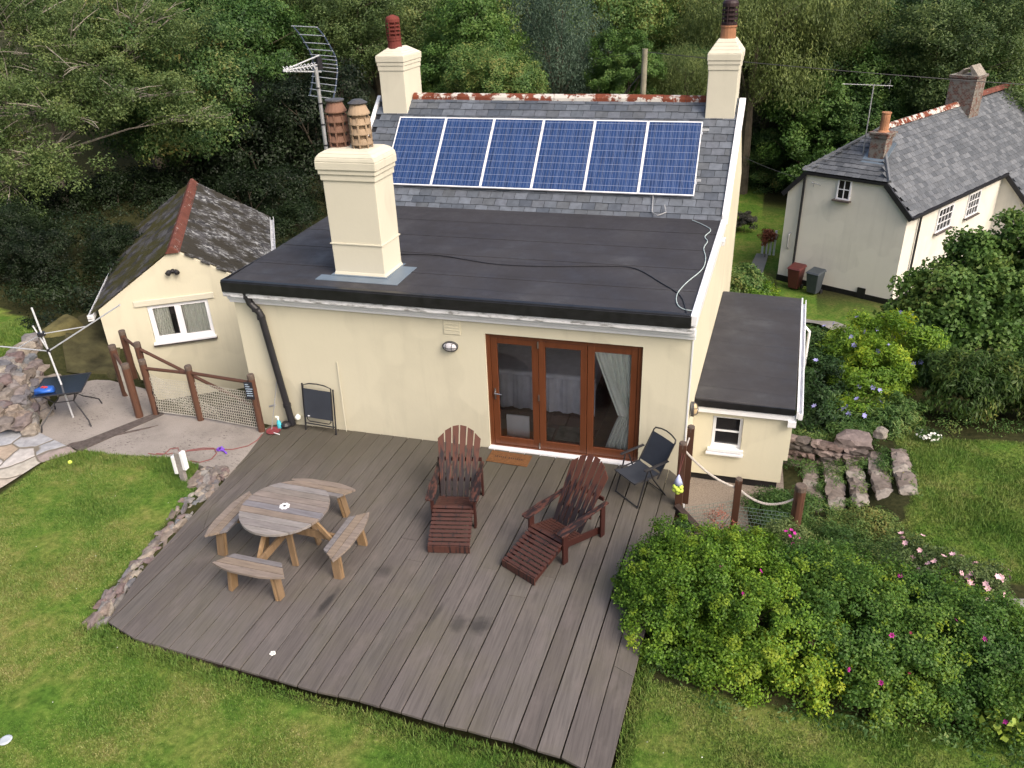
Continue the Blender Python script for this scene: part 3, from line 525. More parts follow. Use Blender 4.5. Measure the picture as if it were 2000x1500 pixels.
# downpipe
mb = MB(); mb.tube([(-4.14, -.14, 2.60), (-4.1, -.13, 2.38), (-3.98, -.1, 2.22), (-3.95, -.1, 2.15), (-3.74, -.09, .04)], .060, 12)
for p in ((-4.12, -.135, 2.5), (-4.02, -.11, 2.27), (-3.955, -.1, 2.12), (-3.78, -.09, .42), (-3.745, -.09, .06)): mb.lathe([(.071, -.03), (.071, .03)], p, 12)
mb.build('downpipe', M['black'], H, world=True, smooth=False)
mb = MB(); mb.lathe([(.05, 0), (.09, .02), (.1, .06), (.06, .1)], (-3.83, -.16, 0), 10); mb.build('drain_hopper', M['black'], H, world=True)
# doors
D = MB(); D.bb(-.02, .05, -.02, .12, .0, 2.12); D.bb(2.42, 2.49, -.02, .12, 0, 2.12); D.bb(.05, 2.42, -.02, .12, 2.06, 2.12); D.bb(.05, 2.42, -.02, .12, .0, .05)
D.T = None
for v in D.v: v.y += .06
dfr = D.build('door_frame', M['oak'], H, world=True, bevel=.004)
hb('door_sill', M['white'], lambda m: m.bb(-.03, 2.52, -.06, .1, -.03, .028), bevel=.004)
pw = 2.37/3
for i in range(3):
    x0 = .05+i*pw+.004; x1 = x0+pw-.008; mb = MB(); y0, y1 = .055, .115
    mb.bb(x0, x0+.105, y0, y1, .055, 2.055); mb.bb(x1-.105, x1, y0, y1, .055, 2.055); mb.bb(x0+.105, x1-.105, y0+.002, y1-.002, 1.95, 2.055); mb.bb(x0+.105, x1-.105, y0+.002, y1-.002, .055, .2)
    d = mb.build('door', M['oak'], H, world=True, bevel=.005)
    mb = MB(); mb.bb(x0+.10, x1-.10, .084, .09, .195, 1.955); mb.build('pane', M['glass'], d, world=True)
    if i == 0:
        mb = MB(); mb.bb(x0+.035, x0+.06, .04, .056, .93, 1.13); mb.tube([(x0+.047, .05, 1.06), (x0+.047, .0, 1.06), (x0+.06, -.01, 1.06), (x0+.17, -.01, 1.055)], .011, 8); mb.build('handle', M['steel'], d, world=True)
    if i == 1:
        for z in (.06, .98, 1.93): mb = MB(); mb.bb(x0-.012, x0+.008, .036, .056, z, z+.11); mb.build('hinge', M['steel'], d, world=True)
# room behind the doors
mb = MB(shear); mb.bb(-1.5, -1.45, .3, 3.8, 0, 2.45); mb.bb(2.86, 2.91, .3, 3.8, 0, 2.45); mb.bb(-1.5, 2.9, 3.8, 3.85, 0, 2.45); mb.bb(-1.5, 2.9, .3, 3.85, 2.45, 2.5); mb.build('room_lining', M['plaster'], H, world=True)
mb = MB(shear)
for i in range(14):
    for j in range(11): mb.bb(-1.45+i*.31, -1.45+i*.31+.302, .3+j*.32, .3+j*.32+.312, -.05, .01)
mb.build('tiled_floor', M['tile'], H, world=True)
bed = thing('bed', 'white draped bed seen inside through the glass doors', 'bed', (.6, 2.2, 0))
mb = MB(); n = 60
P = [(-.95+2.5*i/n, 1.32+.03*math.sin(i*.9)+.012*math.sin(i*2.3), 0) for i in range(n+1)]
for i in range(n): a = P[i]; b = P[i+1]; mb.quad((a[0], a[1], .05), (b[0], b[1], .05), (b[0], b[1]+.02, .72), (a[0], a[1]+.02, .72))
mb.build('valance', M['cloth'], bed, world=True, smooth=True)
mb = MB(); mb.bb(-.95, 1.55, 1.36, 3.3, .5, .78); mb.build('mattress', M['cloth'], bed, world=True, bevel=.06)
mb = MB(); mb.bb(.18, .58, .36, .39, .02, .46, Matrix.Rotation(.0, 4, 'X')); c_ = mb.build('white_card', M['upvc']); tag(c_, 'plain white card propped inside the left glass door', 'card')
mb = MB(); mb.bb(1.0, 1.5, .45, .9, .012, .03); mb.bb(.65, .95, .4, .8, .012, .028); tag(mb.build('rug', simple('striped_rug', (.3, .27, .22), .9, var=.5, sc=5)), 'small striped rug on the tiled floor inside the doors', 'rug')
# curtain gathered to the right jamb
mb = MB(); rows, cols = 40, 70
def cur(u, v):
    z = 2.02-1.98*v; xr = 2.40-.02*v
    if v < .62: xl = 1.72+(v/.62)**1.05*.43
    else: xl = 2.15-.0*(v-.62)/.38-.32*((v-.62)/.38)**.8*.8
    x = xl+(xr-xl)*u; amp = .022+.012*math.sin(v*3); return (x, .2+amp*math.sin(u*46+v*2)+.01*math.sin(u*17), z)
P = [cur(i/cols, j/rows) for j in range(rows+1) for i in range(cols+1)]
mb.add(P, [(j*(cols+1)+i, j*(cols+1)+i+1, (j+1)*(cols+1)+i+1, (j+1)*(cols+1)+i) for j in range(rows) for i in range(cols)]); mb.build('curtain', M['curtain'], H, world=True, smooth=True)
cur1 = MB()
for j in range(rows):
    v0, v1 = j/rows*.62, (j+1)/rows*.62
    f = lambda v: 1.72+(v/.62)**1.05*.43
    for k in range(8):
        a = f(v0)+k*.02; b = f(v1)+k*.02; cur1.quad((a-.03, .16+.018*math.sin(k*1.7), 2.02-1.98*v0), (a-.01, .16+.018*math.sin(k*1.7+1.7), 2.02-1.98*v0), (b-.01, .16+.018*math.sin(k*1.7+1.7), 2.02-1.98*v1), (b-.03, .16+.018*math.sin(k*1.7), 2.02-1.98*v1))
cur1.build('curtain_fold', M['curtain'], H, world=True, smooth=True)
# vent plate
hb('vent', M['cream'], lambda m: (m.bb(-.70, -.42, -.014, 0, 2.07, 2.3), m.bb(-.68, -.44, -.022, -.014, 2.24, 2.25), m.bb(-.68, -.44, -.022, -.014, 2.19, 2.2), m.bb(-.68, -.44, -.022, -.014, 2.14, 2.15)), bevel=.003)
# side annexe (flat roofed porch)
AX = 4.83
def axw(m): m.bb(XR-.0, AX, 1.1, 6.0, -.78, .5); 
mb = MB(shear)
mb.bb(XR, 3.60-.055, 1.12, 1.3, -.76, .55); mb.bb(4.10-.055, AX-.07, 1.12, 1.3, -.76, .55); mb.bb(3.545, 4.045, 1.12, 1.3, .43, .55); mb.bb(3.545, 4.045, 1.12, 1.3, -.76, -.27)
mb.bb(AX-.25, AX-.07, 1.3, 5.9, -.76, .55); mb.bb(XR, AX-.25, 5.7, 5.9, -1.6, .55); mb.bb(AX-.07, AX-.005, 1.125, 3, -.3, .5)
mb.build('annexe_wall', M['cream'], H, world=True)
hb('annexe_gap_shade', M['feltedge'], lambda m: m.bb(XR+.02, AX-.12, 1.16, 5.8, -1.6, -.762))  # near-black block painting the shade in the gap beneath the annexe wall
mb = MB(shear); mb.prism([(XR, 1.04), (AX-.0, 1.04), (AX+.03, 5.95), (XR, 5.95)], .62, lambda x, y: .80-.03*(x-XR)); mb.build('annexe_roof', M['felt'], H, world=True, bevel=.02)
hb('annexe_fascia', M['white'], lambda m: (m.bb(XR+.02, AX+.02, 1.04, 1.1, .52, .62), m.bb(AX-.09, AX+.04, 1.0, 1.12, .42, .53)), bevel=.006)
hb('annexe_drip', M['feltedge'], lambda m: m.bb(XR+.0, AX-.0, 1.015, 1.04, .64, .755))
mb = MB(shear); mb.bb(AX+.025, AX+.055, 1.0, 6.0, .6, .74); mb.bb(AX+.055, AX+.12, 1.0, 6.0, .58, .6); mb.bb(AX+.11, AX+.125, 1.0, 6.0, .6, .70); mb.bb(AX+.055, AX+.11, .995, 1.01, .6, .7); mb.build('annexe_gutter', M['white'], H, world=True)
mb = MB(shear); mb.tube([(AX+.08, 4.9, .6), (AX+.22, 4.8, .5), (AX+.22, 4.8, -.9)], .03, 8); mb.build('annexe_downpipe', M['white'], H, world=True)
def sash(x0, x1, y, z0, z1, par, T=None, bars=(1, 0), fw=.05, mat=None, dark=True, name='window', sillmat=None, sill=.1, sillz=.05):
    mb = MB(T); mb.bb(x0, x0+fw, y-.03, y+.03, z0, z1); mb.bb(x1-fw, x1, y-.03, y+.03, z0, z1); mb.bb(x0+fw, x1-fw, y-.03, y+.03, z1-fw, z1); mb.bb(x0+fw, x1-fw, y-.03, y+.03, z0, z0+fw)
    for k in range(bars[0]): z = z0+fw+(z1-z0-2*fw)*(k+1)/(bars[0]+1); mb.bb(x0+fw, x1-fw, y-.02, y+.02, z-.014, z+.014)
    for k in range(bars[1]): x = x0+fw+(x1-x0-2*fw)*(k+1)/(bars[1]+1); mb.bb(x-.014, x+.014, y-.022, y+.022, z0+fw, z1-fw)
    w_ = mb.build(name, mat or M['white'], par, world=True)
    mb = MB(T); mb.bb(x0+fw-.002, x1-fw+.002, y+.0, y+.01, z0+fw-.002, z1-fw+.002); mb.build('pane', M['darkglass'] if dark else M['glass'], w_, world=True)
    mb = MB(T); mb.bb(x0-sill*.5, x1+sill*.5, y-.03-sill, y-.0, z0-sillz, z0); mb.build('sill', sillmat or M['white'], w_, world=True)
    return w_
sash(3.55, 4.04, 1.2, -.19, .43, H, shear, (1, 0)); hb('sill_apron', M['white'], lambda m: m.bb(3.55, 4.04, 1.125, 1.2, -.27, -.24)); hb('wide_sill', M['white'], lambda m: m.bb(3.48, 4.10, 1.04, 1.2, -.295, -.262))

# ------------------------------------------------------------------ solar panels
def panelmat():
    x = N('photovoltaic_cells', .12, .6); sp = x.n('ShaderNodeSeparateXYZ'); x.l(x.tc.outputs['Object'], sp.inputs[0]); oi = x.n('ShaderNodeObjectInfo')
    def line(v, per, off, wd): fr = x.math('FRACT', x.math('ADD', x.math('DIVIDE', v, per), off)); return x.math('LESS_THAN', fr, wd)
    a = x.n('ShaderNodeVectorMath', operation='ADD'); cm = x.n('ShaderNodeCombineXYZ'); x.l(x.math('MULTIPLY', oi.outputs['Random'], 30.), cm.inputs[2]); x.l(x.vec((28, 1.4, 1)), a.inputs[0]); x.l(cm.outputs[0], a.inputs[1])
    n = x.noise(1.4, 4, a.outputs[0]); c = x.ramp(n, [(.3, (.009, .020, .065)), (.5, (.013, .040, .13)), (.62, (.020, .052, .16)), (.75, (.028, .038, .08))])
    c = x.mix(c, (.30, .34, .44), x.math('MULTIPLY', line(sp.outputs[1], .160, .02, .05), .6)); c = x.mix(c, (.26, .30, .40), x.math('MULTIPLY', line(sp.outputs[0], .163, .03, .045), .45)); c = x.mix(c, (.22, .26, .38), x.math('MULTIPLY', line(sp.outputs[0], .0543, .5, .09), .55))
    x.col(c); return x.m
PM = panelmat(); tilt = math.atan(.92); PW, PL = 1.066, 1.68
def panel():
    t = thing('solar_panel', 'x', 'solar panel', (0, 0, 0), (tilt, 0, 0), 'solar panels on the slate roof')
    mb = MB(); mb.bb(.02, PW-.026, .022, PL-.022, .012, .03); mb.build('cells', PM, t)
    mb = MB(); mb.bb(0, .022, 0, PL, 0, .036); mb.bb(PW-.028, PW-.006, 0, PL, 0, .036); mb.bb(.022, PW-.028, 0, .024, 0, .036); mb.bb(.022, PW-.028, PL-.024, PL, 0, .036); mb.build('frame', M['white'], t, bevel=.003)
    for y in (.25, PL-.3): mb = MB(); mb.bb(PW-.02, PW+.015, y, y+.06, .03, .042); mb.build('clamp', M['alu'], t)
    return t
pp = panel(); names = ['leftmost of the six blue solar panels, nearest the front chimney', 'second blue solar panel from the left on the slate roof', 'third blue solar panel from the left on the slate roof', 'fourth blue solar panel from the left, with two panels to its right', 'fifth blue solar panel from the left, second from the right', 'rightmost blue solar panel, beside the right verge of the roof']
py = 4.46
for i in range(6):
    o = pp if i == 0 else copy_tree(pp); o.location = (-3.56+i*PW, py, 3.235); o['label'] = names[i]
mb = MB(shear); 
for y in (4.75, 5.6): mb.bb(-3.75, 2.68, y, y+.04, 3.235+(y-4.46)*.92-.05, 3.235+(y-4.46)*.92-.012)
tag(mb.build('mounting_rails', M['alu']), 'aluminium rails under the row of solar panels', 'rails')

# ------------------------------------------------------------------ outbuilding on the left
OB = thing('outbuilding', 'small cream gabled outbuilding with lichen covered slate roof and one white window', 'outbuilding', (-9.01, 1.6, -1.2), (0, 0, math.radians(31)))
TO = lambda p, R=Matrix.Translation((-9.01, 1.6, 0)) @ Matrix.Rotation(math.radians(31), 4, 'Z'): R @ Vector((p[0], p[1], p[2]))
OW, OLn, zE, zA = 3.40, 6.0, 1.13, 2.24
mb = MB(TO)
mb.bb(0, OW, .25, OLn, -1.4, zE); mb.bb(0, .93, 0, .25, -1.4, zE); mb.bb(2.17, OW, 0, .25, -1.4, zE); mb.bb(.93, 2.17, 0, .25, -1.4, .22); mb.bb(.93, 2.17, 0, .25, 1.08, zE)
mb.add([(0, 0, zE), (OW, 0, zE), (OW/2, 0, zA), (0, OLn, zE), (OW, OLn, zE), (OW/2, OLn, zA)], [(0, 1, 2), (4, 3, 5), (0, 3, 4, 1), (1, 4, 5, 2), (0, 2, 5, 3)])
mb.build('wall', M['cream'], OB, world=True)
mb = MB(TO); sV = Vector((-OW/2, 0, zA-zE)).normalized(); ln = math.hypot(OW/2, zA-zE)
slates(mb, (OW+.12, -.06, zE-.08+.03), (0, 1, 0), sV, [(0, 0), (OLn+.15, 0), (OLn+.15, ln+.12), (0, ln+.12)], .25, .17, .009, .015); rs = mb.build('slate_roof', M['mosslate'], OB, world=True)
mb = MB(TO); sV = Vector((OW/2, 0, zA-zE)).normalized()
slates(mb, (-.14, OLn+.09, zE-.09+.03), (0, -1, 0), sV, [(0, 0), (OLn+.15, 0), (OLn+.15, ln+.12), (0, ln+.12)], .25, .17, .009, .015); mb.build('mossy_slate_roof', M['mosslate2'], OB, world=True)
mb = MB(TO)
for i in range(13): y = -.08+i*.475; mb.hexa([(OW/2-.15, y, zA-.06), (OW/2+.15, y, zA-.06), (OW/2+.15, y+.465, zA-.06), (OW/2-.15, y+.465, zA-.06), (OW/2-.03, y, zA+.09), (OW/2+.03, y, zA+.09), (OW/2+.03, y+.465, zA+.09), (OW/2-.03, y+.465, zA+.09)])
mb.build('ridge_tiles', M['ridge2'], OB, world=True, bevel=.015)
for sx, nm in ((-.2, 'gutter'), (OW+.14, 'gutter')):
    mb = MB(TO); y1 = 3.3 if sx < 0 else OLn
    mb.bb(sx, sx+.015, -.1, y1, zE-.14, zE-.05); mb.bb(sx+.09, sx+.105, -.1, y1, zE-.14, zE-.05); mb.bb(sx+.0, sx+.105, -.1, y1, zE-.155, zE-.14); mb.bb(sx-.01, sx+.11, -.13, -.1, zE-.17, zE-.04); mb.build(nm, M['dwhite'], OB, world=True)
mb = MB(TO); mb.bb(.70, 2.32, -.035, 0, 1.10, 1.225); mb.build('lintel', M['creamlt'], OB, world=True, bevel=.008)
mb = MB(TO); x0, x1, z0, z1 = .935, 2.165, .24, 1.075
mb.bb(x0, x0+.07, .03, .1, z0, z1); mb.bb(x1-.07, x1, .03, .1, z0, z1); mb.bb(x0+.07, x1-.07, .03, .1, z1-.07, z1); mb.bb(x0+.07, x1-.07, .03, .1, z0, z0+.09); mb.bb(1.5, 1.6, .03, .1, z0+.09, z1-.07)
mb.bb(x0+.065, 1.505, .02, .06, z0+.085, z0+.125); mb.bb(1.47, 1.505, .02, .06, z0+.125, z1-.065); mb.bb(x0+.065, x0+.10, .02, .06, z0+.125, z1-.065)
ow = mb.build('window', M['upvc'], OB, world=True, bevel=.004)
mb = MB(TO); mb.bb(x0+.06, x1-.06, .075, .08, z0+.08, z1-.06); mb.build('pane', M['glass'], ow, world=True)
mb = MB(TO); mb.bb(x0-.03, x1+.03, -.09, .05, z0-.03, z0+.005); mb.build('sill', M['upvc'], ow, world=True)
mb = MB(TO); mb.bb(x0-.04, x1+.04, -.07, 0, z0-.07, z0-.032); mb.build('slate_sill', M['rockdark'], ow, world=True)
mb = MB(TO)
for xa, xb in ((1.0, 1.33), (1.6, 2.11)):
    n = 30; P = [(xa+(xb-xa)*i/n, .16+.02*math.sin(i*1.5)) for i in range(n+1)]
    for i in range(n): mb.quad((*P[i], z0), (*P[i+1], z0), (*P[i+1], z1), (*P[i], z1))
mb.build('curtain', M['curtain'], OB, world=True)
mb = MB(TO); mb.bb(x0-.1, x1+.1, .22, .24, z0-.1, z1+.1); mb.build('dark_interior', M['black'], OB, world=True)
sl_ = thing('security_light', 'small black twin spotlight fixed high on the outbuilding gable', 'security light', TO((1.62, 0, 1.79)), (0, 0, math.radians(31)))
mb = MB(); mb.lathe([(.05, 0), (.05, .03)], n=12, T=Matrix.Rotation(PI/2, 4, 'X')); mb.tube([(0, -.02, 0), (0, -.07, .02)], .02, 8); mb.build('bracket', M['black'], sl_)
for s in (-1, 1): mb = MB(); mb.lathe([(.025, 0), (.05, .04), (.055, .10), (.045, .11)], n=12, T=Matrix.Translation((s*.055, -.05, .03)) @ Matrix.Rotation(s*.5, 4, 'Z') @ Matrix.Rotation(PI/2+.5, 4, 'X')); mb.build('lamp_head', M['black'], sl_)

# ------------------------------------------------------------------ neighbouring house
NH = thing('neighbour_house', 'old pale cottage with half hipped grey slate roof down the slope', 'house', (5.41, 21.06, -4.5), (0, 0, math.radians(-27)))
RN = Matrix.Translation((5.41, 21.06, -4.5)) @ Matrix.Rotation(math.radians(-27), 4, 'Z')
TN = lambda p: RN @ Vector((p[0]+.105*p[1], p[1], p[2]))
def nb(name, mat, fn, par=None, **k): mb = MB(TN); fn(mb); return mb.build(name, mat, par or NH, world=True, **k)
ZR, XRr = 5.9, 2.22
def nwall(m):
    z = lambda x: 3.78+(ZR-3.78)*min(1, max(0, x/XRr)) if x < XRr else 3.5+(ZR-3.5)*(4.5-x)/(4.5-XRr)
    xs_ = [0, .62, 3.55, 4.45]; zs = [3.72, 4.42, 4.42, 3.45]
    for y in (0, 15.5):
        m.add([(0, y, 0), (4.45, y, 0)]+[(xs_[i], y, zs[i]) for i in (3, 2, 1, 0)], [(0, 1, 2, 3, 4, 5)])
    m.quad((4.45, 0, 0), (4.45, 15.5, 0), (4.45, 15.5, 3.45), (4.45, 0, 3.45)); m.quad((0, 0, 0), (0, 0, 3.72), (0, 15.5, 3.72), (0, 15.5, 0))
    m.add([(4.45, 8.3, 0), (7.2, 8.3, 0), (7.2, 8.3, .75), (4.45, 8.3, 3.45), (7.2, 15.5, 0), (7.2, 15.5, .75)], [(0, 1, 2, 3), (1, 4, 5, 2)])
nb('wall', M['nbwall'], nwall)
nb('plinth', M['feltedge'], lambda m: (m.bb(-.02, 4.5, -.03, 0, 0, .28), m.bb(3.2, 3.5, -.06, -.03, .1, .5), m.bb(4.45, 4.48, 0, 8, 0, .25)))
sR = Vector((XRr-4.6, 0, ZR-3.42)); lR = sR.length; sL = Vector((XRr+.15, 0, ZR-3.6)); lL = sL.length
def sh3(v): return v
mb = MB(TN); hy = 1.78
def nslate(mb, P0, U, V, poly, w, g): slates(mb, P0, U, V, poly, w, g, .012, .01)
fr = lambda y, s: (y, s)
t_h = (4.55-3.42)/(ZR-3.42)                                         # fraction up the slope where the hip begins
nslate(mb, (4.6, -.08, 3.42), (0, 1, 0), sR.normalized(), [(0, 0), (8.2, 0), (8.2, 0), (15.8, 0), (15.8, lR), (hy+.1, lR), (0, lR*t_h)], .28, .2)
slates(mb, (4.6, 8.2, 3.42), (0, 1, 0), sR.normalized(), [(0, -3.9), (7.6, -3.9), (7.6, 0), (0, 0)], .28, .2, .012, .01)
main = mb.build('slate_roof', M['slate2'], NH, world=True)
mb = MB(TN); slates(mb, (-.15, 15.7, 3.6), (0, -1, 0), sL.normalized(), [(0, 0), (15.8, 0), (15.8, lL*.4), (15.8-hy-.1, lL), (0, lL)], .3, .22, .012, .01); mb.build('rear_slate_roof', M['slate2'], NH, world=True)
mb = MB(TN); hv = Vector((0, hy+.1, ZR-4.5)); hl = hv.length
slates(mb, (.45, -.12, 4.48), (1, 0, 0), hv.normalized(), [(0, 0), (3.25, 0), (XRr-.45, hl)], .27, .2, .012, .01); mb.build('hip_slates', M['slate2'], NH, world=True)
def under(m):
    e = .03
    m.add([(4.58, -.06, 3.40-e), (4.58, 15.7, 3.40-e), (XRr, 15.7, ZR-e), (XRr, hy, ZR-e), (3.62, -.06, 4.45-e), (-.12, -.06, 3.58-e), (-.12, 15.7, 3.58-e), (.6, -.06, 4.45-e), (7.3, 8.2, .62), (7.3, 15.7, .62), (4.58, 8.2, 3.40-e)],
          [(0, 1, 2, 3, 4), (5, 7, 3, 2, 6), (7, 4, 3), (10, 8, 9, 1)])
nb('roof_boarding', M['feltedge'], under)
def barge(m):
    m.bar((3.55, -.1, 4.38), (4.62, -.1, 3.30), .05, .17); m.bar((.55, -.1, 4.40), (3.6, -.1, 4.40), .06, .1); m.bar((-.15, -.1, 3.5), (.62, -.1, 4.36), .05, .16)
    m.bar((4.64, -.1, 3.36), (4.64, 8.2, 3.36), .1, .1); m.bar((4.6, 8.18, 3.33), (7.3, 8.18, .5), .05, .17)
nb('bargeboard', M['black'], barge)
nb('ridge_tiles', M['ridge'], lambda m: [m.hexa([(XRr-.16, y, ZR-.05), (XRr+.16, y, ZR-.05), (XRr+.16, y+.43, ZR-.05), (XRr-.16, y+.43, ZR-.05), (XRr-.03, y, ZR+.1), (XRr+.03, y, ZR+.1), (XRr+.03, y+.43, ZR+.1), (XRr-.03, y+.43, ZR+.1)]) for y in [hy+.45*k for k in range(14)]])
nb('red_ridge_tiles', M['ridge2'], lambda m: [m.hexa([(XRr-.16, y, ZR+.08), (XRr+.16, y, ZR+.08), (XRr+.16, y+.44, ZR+.08), (XRr-.16, y+.44, ZR+.08), (XRr-.04, y, ZR+.24), (XRr+.04, y, ZR+.24), (XRr+.04, y+.44, ZR+.24), (XRr-.04, y+.44, ZR+.24)]) for y in [9.4+.45*k for k in range(14)]])
nb('hip_tiles', M['slate2'], lambda m: (m.tube([(3.66, -.1, 4.52), (XRr, hy, ZR+.02)], .06, 6), m.tube([(.5, -.1, 4.52), (XRr, hy, ZR+.02)], .05, 6)))
c1 = nb('chimney', M['brick'], lambda m: (m.bb(2.45, 2.98, .62, 1.12, 4.5, 5.78), m.bb(2.40, 3.03, .57, 1.17, 5.78, 5.9), m.bb(2.36, 3.07, .53, 1.21, 5.9, 5.96)))
mb = MB(TN); mb.lathe([(.2, 0), (.15, .06), (.14, .6), (.16, .62), (.16, .66)], (2.72, .87, 5.96), 14); mb.build('chimney_pot', M['potlt'], c1, world=True)
nb('chimney_flashing', M['lead'], lambda m: m.hexa([(2.3, .35, 4.78), (3.1, .35, 4.78), (3.1, 1.2, 5.5), (2.3, 1.2, 5.5), (2.3, .35, 4.84), (3.1, .35, 4.84), (3.1, 1.2, 5.56), (2.3, 1.2, 5.56)]))
c2 = nb('chimney', M['brick'], lambda m: (m.bb(1.75, 2.75, 8.15, 9.05, 5.2, 6.9), m.bb(1.7, 2.8, 8.1, 9.1, 6.9, 7.0)))
nb('cap_slab', M['rock'], lambda m: (m.hexa([(2.5, 8.2, 7.0), (2.75, 8.2, 7.0), (2.75, 9.0, 7.0), (2.5, 9.0, 7.0), (2.35, 8.2, 7.35), (2.42, 8.2, 7.38), (2.42, 9, 7.38), (2.35, 9, 7.35)]), m.hexa([(1.85, 8.3, 7.0), (2.05, 8.3, 7.0), (2.05, 8.9, 7.0), (1.85, 8.9, 7.0), (2.1, 8.3, 7.22), (2.16, 8.3, 7.2), (2.16, 8.9, 7.2), (2.1, 8.9, 7.22)])), par=c2)
nb('drainpipe', M['black'], lambda m: m.tube([(.63, -.08, 4.35), (.63, -.08, .1)], .045, 8)); nb('drainpipe', M['black'], lambda m: m.tube([(4.53, .9, 3.3), (4.53, .9, .1)], .04, 8))
def tn_side(p): return TN((4.45-p[1], p[0], p[2]))
sash(1.86, 2.36, -.03, 3.62, 4.36, NH, TN, (1, 1), .05, M['white'], sillmat=M['rockdark'], sill=.14)
w1 = sash(2.5, 3.75, -.03, 2.2, 3.12, NH, tn_side, (2, 3), .06, M['white'], sillmat=M['rockdark']); w2 = sash(5.1, 6.2, -.03, 2.2, 3.15, NH, tn_side, (2, 3), .06, M['white'], sillmat=M['rockdark'])
for q in (2.5, 5.1): nb('drip_mould', M['nbwall'], lambda m: m.bb(4.45, 4.58, q-.15, q+1.4, 3.2, 3.24))
nb('wall_bracket', M['galv'], lambda m: (m.tube([(.95, -.02, 4.1), (.95, -.15, 4.1), (1.3, -.15, 4.05)], .015, 6), m.tube([(1.0, -.1, 4.1), (1.0, -.1, 3.95)], .012, 6)))
nb('meter_pipe', M['galv'], lambda m: m.tube([(.32, -.02, 2.05), (.3, -.1, 1.95), (.3, -.1, 1.5), (.3, -.02, 1.4)], .03, 6))
def wheelie(mat, loc, label, rz):
    t = thing('wheelie_bin', label, 'wheelie bin', loc, (0, 0, rz), 'wheelie bins by the neighbouring wall'); t.scale = (.88, .88, .88)
    mb = MB(); mb.hexa([(-.21, -.22, .08), (.21, -.22, .08), (.21, .2, .08), (-.21, .2, .08), (-.28, -.33, .98), (.28, -.33, .98), (.28, .3, .98), (-.28, .3, .98)]); mb.build('bin_body', mat, t, bevel=.03)
    mb = MB(); mb.hexa([(-.31, -.37, .98), (.31, -.37, .98), (.31, .33, 1.0), (-.31, .33, 1.0), (-.27, -.3, 1.04), (.27, -.3, 1.04), (.27, .3, 1.1), (-.27, .3, 1.1)]); mb.tube([(-.25, .36, 1.02), (.25, .36, 1.02)], .02, 8); mb.build('lid', mat, t, bevel=.02)
    for s in (-1, 1): mb = MB(); mb.lathe([(.1, -.025), (.1, .025)], n=14, T=Matrix.Translation((s*.24, .22, .1)) @ Matrix.Rotation(PI/2, 4, 'Y')); mb.build('wheel', M['black'], t)
zz = gz(6.2, 19.5)
p = TN((1.05, -.55, 0)); wheelie(M['binred'], (p.x, p.y, gz(p.x, p.y)), 'maroon wheelie bin against the old cottage wall', math.radians(-27))
p = TN((1.85, -.62, 0)); wheelie(M['bingrey'], (p.x, p.y, gz(p.x, p.y)), 'dark grey wheelie bin against the old cottage wall', math.radians(-32))
# aerial on the neighbouring roof
p0 = TN((2.2, .75, 4.9)); an = thing('roof_aerial', 'thin television aerial standing beside the neighbouring brick chimney', 'aerial', p0)
mb = MB(); mb.tube([(0, 0, 0), (-.02, .05, 2.55)], .02, 6); mb.build('mast', M['galv'], an)
mb = MB(); mb.tube([(-1.05, 0, 2.62), (.6, .1, 2.55)], .012, 5)
for k in range(14): x = -1.0+k*.11; mb.tube([(x, -.09, 2.62), (x, .09, 2.62)], .005, 4)
mb.tube([(.5, .1, 2.45), (.5, .1, 2.75)], .01, 4); mb.build('boom', M['galv'], an)
# front gate piece
mb = MB(); bx, by = 4.78, 24.0; bz = gz(bx, by); [mb.bb(bx+k*.16, bx+k*.16+.09, by, by+.03, bz, bz+1.1) for k in range(4)]; mb.bb(bx, bx+.6, by+.03, by+.06, bz+.85, bz+.95)
tag(mb.build('picket_gate', M['white']), 'short white picket gate between the bushes and the old cottage', 'gate')

# ------------------------------------------------------------------ rocks
bm_ = bmesh.new(); bmesh.ops.create_icosphere(bm_, subdivisions=2, radius=1); RV = [v.co.copy() for v in bm_.verts]; RF = [tuple(v.index for v in f.verts) for f in bm_.faces]; bm_.free()
def rock(mb, c, s, rz=None, flat=.0):
    a = random.uniform(0, 2*PI) if rz is None else rz; ph = [random.uniform(0, 6) for _ in range(6)]; R = Matrix.Translation(c) @ Matrix.Rotation(a, 4, 'Z') @ Matrix.Rotation(random.uniform(-.15, .15), 4, 'X')
    P = []
    for v in RV:
        q = v.copy(); m = max(abs(q.x), abs(q.y), abs(q.z)); q = q.lerp(q/m, .8)
        k = 1+.16*math.sin(3*v.x+ph[0])*math.sin(3*v.y+ph[1])+.12*math.sin(5*v.z+4*v.x+ph[2])+.06*math.sin(9*v.y+7*v.z+ph[3])
        P.append(Vector((q.x*s[0]/2*k, q.y*s[1]/2*k, q.z*s[2]/2*k)))
    mb.add(P, RF, R)
def along(pts, n):
    L = [0]
    for a, b in zip(pts[:-1], pts[1:]): L.append(L[-1]+math.dist(a, b))
    out = []
    for i in range(n):
        d = L[-1]*(i+.5)/n; k = max(j for j in range(len(L)-1) if L[j] <= d); t = (d-L[k])/(L[k+1]-L[k]); a, b = pts[k], pts[k+1]
        out.append((a[0]+(b[0]-a[0])*t, a[1]+(b[1]-a[1])*t, math.atan2(b[1]-a[1], b[0]-a[0])))
    return out
mb = MB(); EDGE = [(-4.32, -1.72), (-4.15, -2.1), (-4.22, -2.6), (-4.08, -3.2), (-4.02, -3.9), (-3.95, -4.6), (-3.84, -5.1)]
